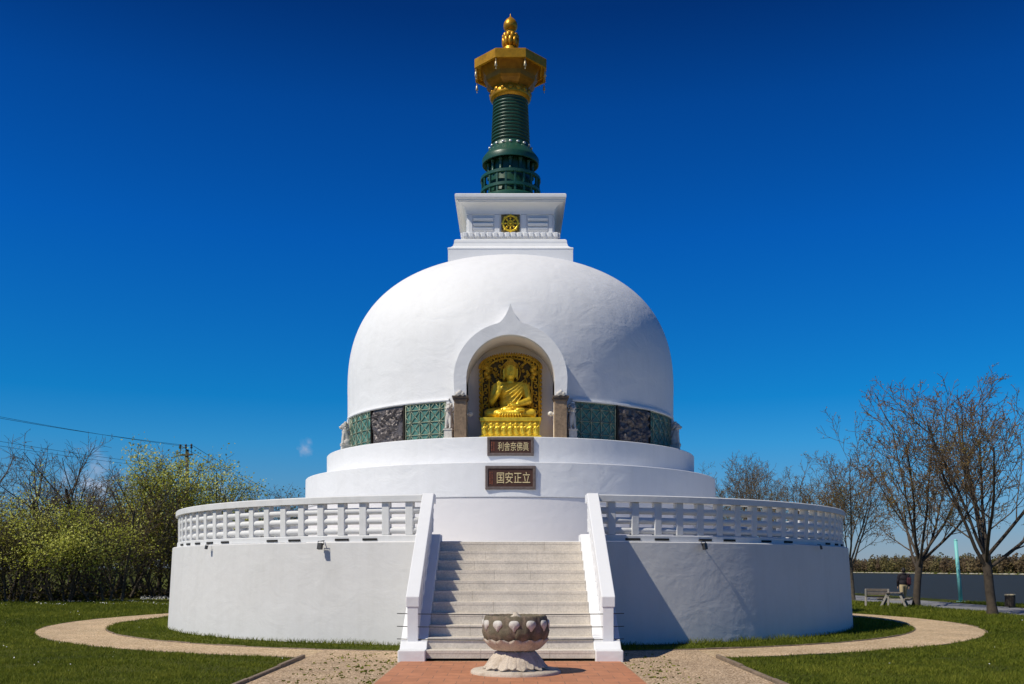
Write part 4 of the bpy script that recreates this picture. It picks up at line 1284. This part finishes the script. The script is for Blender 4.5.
# low tangle at the foot of the thicket: brambles, dead stems, leaf litter
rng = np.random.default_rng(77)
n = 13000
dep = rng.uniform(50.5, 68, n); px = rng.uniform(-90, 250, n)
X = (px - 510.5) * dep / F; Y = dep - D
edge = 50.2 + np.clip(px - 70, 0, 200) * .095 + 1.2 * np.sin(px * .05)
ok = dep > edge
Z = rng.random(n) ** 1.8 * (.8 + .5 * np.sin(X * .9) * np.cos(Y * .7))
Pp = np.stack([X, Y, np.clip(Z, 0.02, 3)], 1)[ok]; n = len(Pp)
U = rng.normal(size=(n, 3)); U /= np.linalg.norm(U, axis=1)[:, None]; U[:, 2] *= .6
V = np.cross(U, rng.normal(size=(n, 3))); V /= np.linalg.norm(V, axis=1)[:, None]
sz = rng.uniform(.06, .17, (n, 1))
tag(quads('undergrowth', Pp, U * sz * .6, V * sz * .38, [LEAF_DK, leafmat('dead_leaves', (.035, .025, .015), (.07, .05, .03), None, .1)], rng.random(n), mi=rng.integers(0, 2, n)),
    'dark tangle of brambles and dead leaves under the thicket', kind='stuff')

# far wooded shore
mb = MB()
rng = np.random.default_rng(5)
PP, UU, VV, TT = [], [], [], []
nt_ = 1500
ty = rng.uniform(150, 1900, nt_); tx_ = 279 + rng.random(nt_) ** 1.5 * 60
for i in range(nt_):
    h = rng.uniform(7.5, 12.5) * (1 + .15 * math.sin(ty[i] * .02) + .1 * math.sin(ty[i] * .061)); w = rng.uniform(2.2, 4.2)
    k = 170
    q = rng.normal(size=(k, 3)); q /= np.linalg.norm(q, axis=1)[:, None]; q *= rng.random((k, 1)) ** .4
    base = rng.random()
    c = np.array([tx_[i], ty[i], -.8 + h * .52])
    PP.append(c + q * np.array([w, w, h * .5]))
    u = rng.normal(size=(k, 3)); u /= np.linalg.norm(u, axis=1)[:, None]
    v = np.cross(u, rng.normal(size=(k, 3))); v /= np.linalg.norm(v, axis=1)[:, None]
    s_ = rng.uniform(.3, .75, (k, 1))
    UU.append(u * s_); VV.append(v * s_ * .7); TT.append(np.clip(base * .75 + rng.random(k) * .25, 0, 1))
tag(quads('far_woodland', np.concatenate(PP), np.concatenate(UU), np.concatenate(VV), leafmat('far_leaves', (.22, .15, .10), (.24, .18, .095), (.24, .22, .075), .5), np.concatenate(TT)),
    'brown and olive woodland along the far bank of the river', kind='stuff')
# low rubble line at the far waterline
mb = MB()
for i in range(420):
    y = rng.uniform(250, 1500); mb.ell((274.5 + rng.uniform(-.6, 1.2), y, -1.2), (rng.uniform(.6, 1.6), rng.uniform(1, 4), rng.uniform(.25, .55)), 6)
tag(mb.build('far_shingle', mat('shingle', (.42, .38, .30), .9, scale=.3)), 'pale strip of shingle along the far waterline', kind='stuff')

# ------------------------------------------------------------------ lawn blades and daisies
def scatter(n, d0, d1, x0, x1, rng, pw=1.0):
    d = d0 * (d1 / d0) ** rng.random(n) if pw else rng.uniform(d0, d1, n)
    x = rng.uniform(x0, x1, n) * d / F
    return x, d - D
def lawn_ok(X, Y):
    r = np.hypot(X, Y)
    ok = (r > 10.72) & ~((r > RI - .02) & (r < RO + .02)) & ~((X > 18.75) & (X < 22.25)) & (X < 24.6)
    ok &= ~((np.abs(X) < AX + .1) & (Y < -11.4) & (r > RI - .05)) & ~((np.abs(X) < 2.1) & (Y < -9))
    return ok
GRASS = leafmat('grass_blades', (.075, .105, .009), (.15, .18, .015), (.30, .30, .04), .4, .7)
rng = np.random.default_rng(12)
X, Y = scatter(620000, 13.9, 50, -545, 545, rng)
ok = lawn_ok(X, Y); X, Y = X[ok], Y[ok]
cl = np.sin(X * 1.9 + np.sin(Y * 1.3) * 2) * np.cos(Y * 2.3 + np.sin(X * 1.1) * 2)
cl2 = np.sin(X * .55 + 1.3) * np.cos(Y * .6 + .4)
keep = rng.random(len(X)) < .62 + .30 * cl + .15 * np.sin(X * 6.1 + np.sin(Y * 5) * 2) * np.sin(Y * 5.3 + X)
X, Y, cl, cl2 = X[keep], Y[keep], cl[keep], cl2[keep]
n = len(X)
dist = (Y + D)
hgt = rng.uniform(.025, .065, n) * (1 + .35 * cl) * np.clip(dist / 20, 1, 2.0)
r_ = np.hypot(X, Y)
hgt *= np.where(r_ < 11.0, 1.9, 1)
wid = rng.uniform(.004, .008, n) * np.clip(dist / 16, 1, 3)
az = rng.uniform(0, 2 * PI, n); lean = rng.normal(size=(n, 2)) * .6
vs4 = np.empty((n, 3, 3), np.float32)
bx_, by_ = np.cos(az) * wid, np.sin(az) * wid
vs4[:, 0] = np.stack([X - bx_, Y - by_, np.zeros(n)], 1); vs4[:, 1] = np.stack([X + bx_, Y + by_, np.zeros(n)], 1)
vs4[:, 2] = np.stack([X + lean[:, 0] * hgt, Y + lean[:, 1] * hgt, hgt], 1)
me = bpy.data.meshes.new('grass')
me.vertices.add(n * 3); me.vertices.foreach_set('co', vs4.ravel())
me.loops.add(n * 3); me.loops.foreach_set('vertex_index', np.arange(n * 3, dtype=np.int32))
me.polygons.add(n); me.polygons.foreach_set('loop_start', np.arange(0, n * 3, 3, dtype=np.int32)); me.polygons.foreach_set('loop_total', np.full(n, 3, np.int32))
me.materials.append(GRASS); me.update(calc_edges=True)
a = me.attributes.new('tint', 'FLOAT', 'FACE')
a.data.foreach_set('value', np.clip(.36 + .20 * cl + .16 * cl2 + .16 * np.sin(X * 6.1 + np.sin(Y * 5) * 2) * np.sin(Y * 5.3 + X) + rng.normal(size=n) * .2, 0, 1).astype(np.float32))
tag(link(bpy.data.objects.new('grass', me)), 'short dark green spring lawn', kind='stuff')

# weeds and grass growing into the gravel next to the pavement
rng = np.random.default_rng(31)
n = 1900
X = -2.05 - rng.random(n) ** 1.8 * 1.5; Y = rng.uniform(-18.2, -12.6, n)
Xr = 2.05 + rng.random(n) ** 1.8 * .9; X = np.where(rng.random(n) < .3, Xr, X)
cl = np.sin(X * 5 + np.sin(Y * 3) * 2) * np.cos(Y * 4.3)
k = rng.random(n) < .30 + .5 * cl; X, Y = X[k], Y[k]; n = len(X)
U = np.stack([rng.normal(size=n), rng.normal(size=n), rng.normal(size=n) * .3], 1) * .012
V = np.stack([rng.normal(size=n) * .3, rng.normal(size=n) * .3, np.ones(n)], 1) * rng.uniform(.005, .016, (n, 1))
tag(quads('weeds', np.stack([X, Y, np.full(n, .02)], 1), U, V, GRASS, rng.random(n)), 'sparse weeds growing in the gravel beside the terracotta pavement', kind='stuff')

rng = np.random.default_rng(14)
n1 = 1100
dep = rng.uniform(45, 52, n1); px = rng.uniform(-30, 175, n1)
c1 = rng.random(n1) < .12 + .42 * np.sin(px * .11 + dep)
X1, Y1 = ((px - 510.5) * dep / F)[c1], (dep - D)[c1]
X2, Y2 = scatter(45, 15, 40, -545, -200, rng)
X3, Y3 = scatter(12, 15, 40, 260, 520, rng)
dep4 = rng.uniform(53, 60, 420); X4 = (rng.uniform(140, 180, 420) - 510.5) * dep4 / F
X = np.concatenate([X1, X2, X3, X4]); Y = np.concatenate([Y1, Y2, Y3, dep4 - D])
ok = lawn_ok(X, Y); X, Y = X[ok], Y[ok]; n = len(X)
sz = rng.uniform(.006, .013, (n, 1)) * np.clip((Y[:, None] + D) / 30, .8, 1.8)
U = np.stack([np.ones(n), rng.normal(size=n) * .2, rng.normal(size=n) * .3], 1) * sz
V = np.stack([rng.normal(size=n) * .2, np.ones(n) * .8, .5 + rng.normal(size=n) * .3], 1) * sz
tag(quads('daisies', np.stack([X, Y, rng.uniform(.05, .1, n)], 1), U, V, leafmat('daisy_petals', (.6, .6, .55), (.8, .8, .78), None, .2), rng.random(n)), 'small white daisies scattered over the lawn', kind='stuff')

# ------------------------------------------------------------------ power line
POLEW = mat('pole_timber', (.10, .085, .07), .85, var=.25, scale=4)
pp = empty('power_pole', (-26.4, 80 - D, .25), R(-20), 'wooden power pole with a crossarm rising behind the leafy trees', 'power pole')
MB().tube([(0, 0, 0), (0, 0, 11.2)], [.19, .13], 12).build('pole', POLEW, pp)
MB().box((0, -.16, 10.75), (1.25, .12, .14)).build('crossarm', POLEW, pp, bevel=.01)
for s in (-.55, 0, .55):
    MB().lathe([(.02, 10.8), (.025, 11.25), (.09, 11.27), (.10, 11.36), (.06, 11.42), (.09, 11.5), (.08, 11.6), (.01, 11.64)], 10, c=(s, -.16, 0)).build('insulator', GREYM, pp)
def wire(a, b, sag, r, label):
    a, b = Vector(a), Vector(b)
    pts = []
    for t in np.linspace(0, 1, 30):
        p = a.lerp(b, t); p.z -= sag * 4 * t * (1 - t); pts.append(p)
    tag(MB().tube(pts, r, 5).build('power_cable', BLACKM), label, 'power line', 'overhead cables at the left')
A0 = Vector((-26.4, 80 - D, 11.75))
for i, (o, lb) in enumerate((((-.5, -.1), 'upper overhead cable running from the power pole to the left edge'), ((.5, .1), 'second overhead cable just under the upper one, left of the power pole'))):
    wire(A0 + Vector((o[0], o[1], 0)), (-40 + o[0], 45 - D + o[1], 12.5 - i * .55), .5, .013, lb)
for i, (o, lb) in enumerate((((-.5, -.1), 'upper overhead cable descending to the right from the power pole'), ((.5, .1), 'lower overhead cable descending to the right from the power pole'))):
    wire(A0 + Vector((o[0], o[1], 0)), (-26.5 + o[0], 200 - D, 9.6), 1.4 + i * .4, .018, lb)
for i, lb in enumerate(('upper of the two low cables crossing behind the bare stems', 'lower of the two low cables crossing behind the bare stems')):
    wire((-26.4 + .3 * i, 80 - D - .1, 10.0 - .25 * i), (-40 + .3 * i, 45 - D, 10.9 - .45 * i), .5, .012, lb)

# ------------------------------------------------------------------ riverside: pole, bin, benches, person
TURQ = mat('turquoise_paint', (.20, .56, .55), .5, var=.03, scale=3)
dp = 50.3
tp = empty('turquoise_pole', ((961 - 510.5) * dp / F, dp - D, 0), 0, 'slim turquoise painted pole on the river bank between two bare trees', 'pole')
MB().tube([(0, 0, 0), (-.28, 0, 3.15)], [.10, .085], 14).build('shaft', TURQ, tp)
MB().lathe([(.085, 0), (.095, .03), (.06, .08), (.01, .10)], 14, c=(-.28, 0, 3.14)).build('cap', TURQ, tp)
MB().lathe([(.22, 0), (.22, .05), (.14, .06)], 14).build('foot_collar', TURQ, tp)

dp = 43
lb = empty('litter_bin', ((1010 - 510.5) * dp / F, dp - D, 0), 0, 'dark round litter bin with pale rim beside the riverside path', 'litter bin')
BINM = mat('bin_slats', (.05, .04, .03), .7, var=.2, scale=9)
mb = MB()
for i in range(18):
    a = 2 * PI * i / 18
    mb.box((.20 * math.sin(a), -.20 * math.cos(a), .30), (.06, .02, .50), Matrix.Rotation(a, 3, 'Z'))
mb.build('slats', BINM, lb)
MB().lathe([(.18, .06), (.185, .52), (.17, .53), (.16, .1), (.01, .09)], 20).build('liner', DARK, lb)
MB().lathe([(.19, .53), (.225, .535), (.23, .58), (.20, .60), (.17, .585), (.19, .53)], 24).build('rim', mat('bin_rim', (.45, .38, .25), .6), lb)
MB().tube([(0, 0, 0), (0, 0, .1)], .05, 8).build('post', BINM, lb)

WOODG = mat('weathered_wood', (.24, .20, .17), .85, var=.25, scale=7)
CONC = mat('pale_concrete', (.38, .35, .31), .85, var=.2, scale=5)
dp = 44.5
bn = empty('park_bench', ((877 - 510.5) * dp / F, dp - D, 0), R(158), 'weathered wooden bench with pale end frames on the grass near the drum', 'bench')
st2 = MB()
for q in range(3): st2.box((0, -.05 - .14 * q, .44), (1.0, .12, .04))
st2.build('seat', mat('dark_slats', (.07, .05, .045), .8), bn, bevel=.006)
st2 = MB()
for q in range(2): st2.box((0, .07 + .03 * q, .58 + .16 * q), (1.0, .035, .12), Matrix.Rotation(R(-12), 3, 'X'))
st2.build('backrest', WOODG, bn, bevel=.006)
for s in (-1, 1):
    MB().prism([(.16, 0), (.06, 0), (.03, .40), (-.38, .40), (-.42, 0), (-.50, 0), (-.44, .46), (.04, .46), (.09, .80), (.15, .80), (.10, .42)], 'x', s * .44, s * .52).build('end_frame', CONC, bn, bevel=.008)
dp = 44.2
pt = empty('picnic_table', ((894.5 - 510.5) * dp / F, dp - D, 0), R(63), 'grey picnic table with slanted crossed legs between the bench and the person', 'picnic table')
mb = MB()
for q in range(4): mb.box((0, -.24 + .16 * q, .63), (1.2, .14, .04))
mb.build('table_top', WOODG, pt, bevel=.006)
for s in (-1, 1):
    mb = MB()
    for q in range(2): mb.box((0, s * (.52 + .13 * q), .38), (1.2, .12, .04))
    mb.build('bench_seat', WOODG, pt, bevel=.006)
    for e in (-1, 1):
        MB().prism([(s * .20, .61), (s * .30, .61), (s * .58, 0), (s * .48, 0)], 'x', e * .48, e * .53).build('leg', CONC, pt)
for e in (-1, 1):
    MB().box((e * .45, 0, .335), (.05, 1.36, .08)).build('crossbeam', CONC, pt)

SKIN = mat('skin', (.42, .26, .18), .6, var=.05)
JACK = mat('dark_jacket', (.020, .016, .024), .85, var=.2, scale=6)
MARO = mat('maroon_bag', (.075, .018, .028), .8, var=.2)
KHAK = mat('khaki_trousers', (.48, .38, .22), .85, var=.15, scale=7)
SHOE = mat('dark_shoes', (.03, .025, .025), .6)
HAIRM = mat('dark_hair', (.012, .010, .010), .6)
dp = 45.6
pe = empty('person', ((903.5 - 510.5) * dp / F, dp - D, 0), R(172), 'person in dark jacket and khaki shorts walking on the path beside a tree trunk', 'person')
hip, kn = .90, .50
legs = [(-.09, -.16, -.30), (.09, .10, .22)]      # x, knee y, foot y
bp = [('e', (0, 0, 1.00), (.16, .11, .16)), ('e', (0, -.01, 1.25), (.175, .115, .22)), ('c', (-.16, 0, 1.41), (.16, 0, 1.41), .07, .07), ('c', (0, 0, 1.42), (0, -.02, 1.54), .055, .05),
      ('e', (0, -.035, 1.635), (.075, .095, .115)), ('e', (0, -.13, 1.625), (.014, .02, .022)), ('c', (-.03, -.118, 1.585), (.03, -.118, 1.585), .010, .010),
      ('e', (-.078, -.03, 1.63), (.012, .022, .032)), ('e', (.078, -.03, 1.63), (.012, .022, .032)), ('e', (-.03, -.112, 1.65), (.014, .014, .01)), ('e', (.03, -.112, 1.65), (.014, .014, .01))]
for s, sw in ((-1, .12), (1, -.10)):
    bp += [('c', (s * .19, 0, 1.40), (s * .235, sw * .5 + .02, 1.14), .058, .048), ('c', (s * .235, sw * .5 + .02, 1.14), (s * .225, -abs(sw) * .3 + sw, .92), .044, .032),
           ('e', (s * .222, -abs(sw) * .3 + sw - .01, .855), (.025, .042, .055))]
    hb = Vector((s * .222, -abs(sw) * .3 + sw - .01, .815))
    for q in range(4): bp.append(('c', hb + Vector((0, -.03 + .02 * q, 0)), hb + Vector((-s * .012, -.035 + .02 * q, -.07 + .008 * abs(q - 1))), .0095, .008))
    bp.append(('c', hb + Vector((0, -.045, .04)), hb + Vector((-s * .01, -.07, -.01)), .011, .009))
for x, ky, fy in legs:
    bp += [('c', (x, 0, .93), (x, ky, kn), .088, .058), ('c', (x, ky, kn), (x, fy, .09), .055, .036), ('c', (x, fy + .02, .05), (x, fy - .15, .035), .042, .035)]
blob('body', bp, .011, SKIN, pe, 1)
jk = [('e', (0, -.0, 1.08), (.20, .15, .20)), ('e', (0, -.01, 1.27), (.21, .15, .24)), ('c', (-.17, 0, 1.42), (.17, 0, 1.42), .085, .085), ('e', (0, .06, 1.47), (.11, .07, .08))]
for s, sw in ((-1, .12), (1, -.10)):
    jk += [('c', (s * .19, 0, 1.41), (s * .24, sw * .5 + .02, 1.14), .078, .066), ('c', (s * .24, sw * .5 + .02, 1.14), (s * .228, -abs(sw) * .3 + sw, .93), .064, .052)]
blob('jacket', jk, .014, JACK, pe, 2)
tr = [('e', (0, 0, .95), (.175, .125, .14))]
for x, ky, fy in legs: tr += [('c', (x, 0, .90), (x * 1.05, ky * .95, kn + .02), .105, .085), ('c', (x * 1.05, ky * .95, kn + .02), (x * 1.05, ky + (fy - ky) * .35, .38), .083, .078)]
blob('shorts', tr, .014, KHAK, pe, 2)
for x, ky, fy in legs: blob('shoe', [('c', (x, fy + .03, .055), (x, fy - .16, .04), .052, .045), ('c', (x, fy, .06), (x, fy, .12), .05, .045)], .012, SHOE, pe, 1)
blob('hair', [('e', (0, -.015, 1.675), (.086, .10, .10)), ('e', (0, .02, 1.63), (.084, .075, .10))], .013, HAIRM, pe, 1)
bag = empty('shoulder_bag', (pe.location.x + .20, pe.location.y - .12, 0), R(172), 'maroon bag hanging at the right side of the walking person', 'bag')
MB().box((0, 0, 1.13), (.20, .15, .34)).build('pouch', MARO, bag, bevel=.04)
MB().tube([(-.09, 0, 1.28), (-.02, .02, 1.50), (.06, .0, 1.28)], .014, 6).build('strap', MARO, bag)
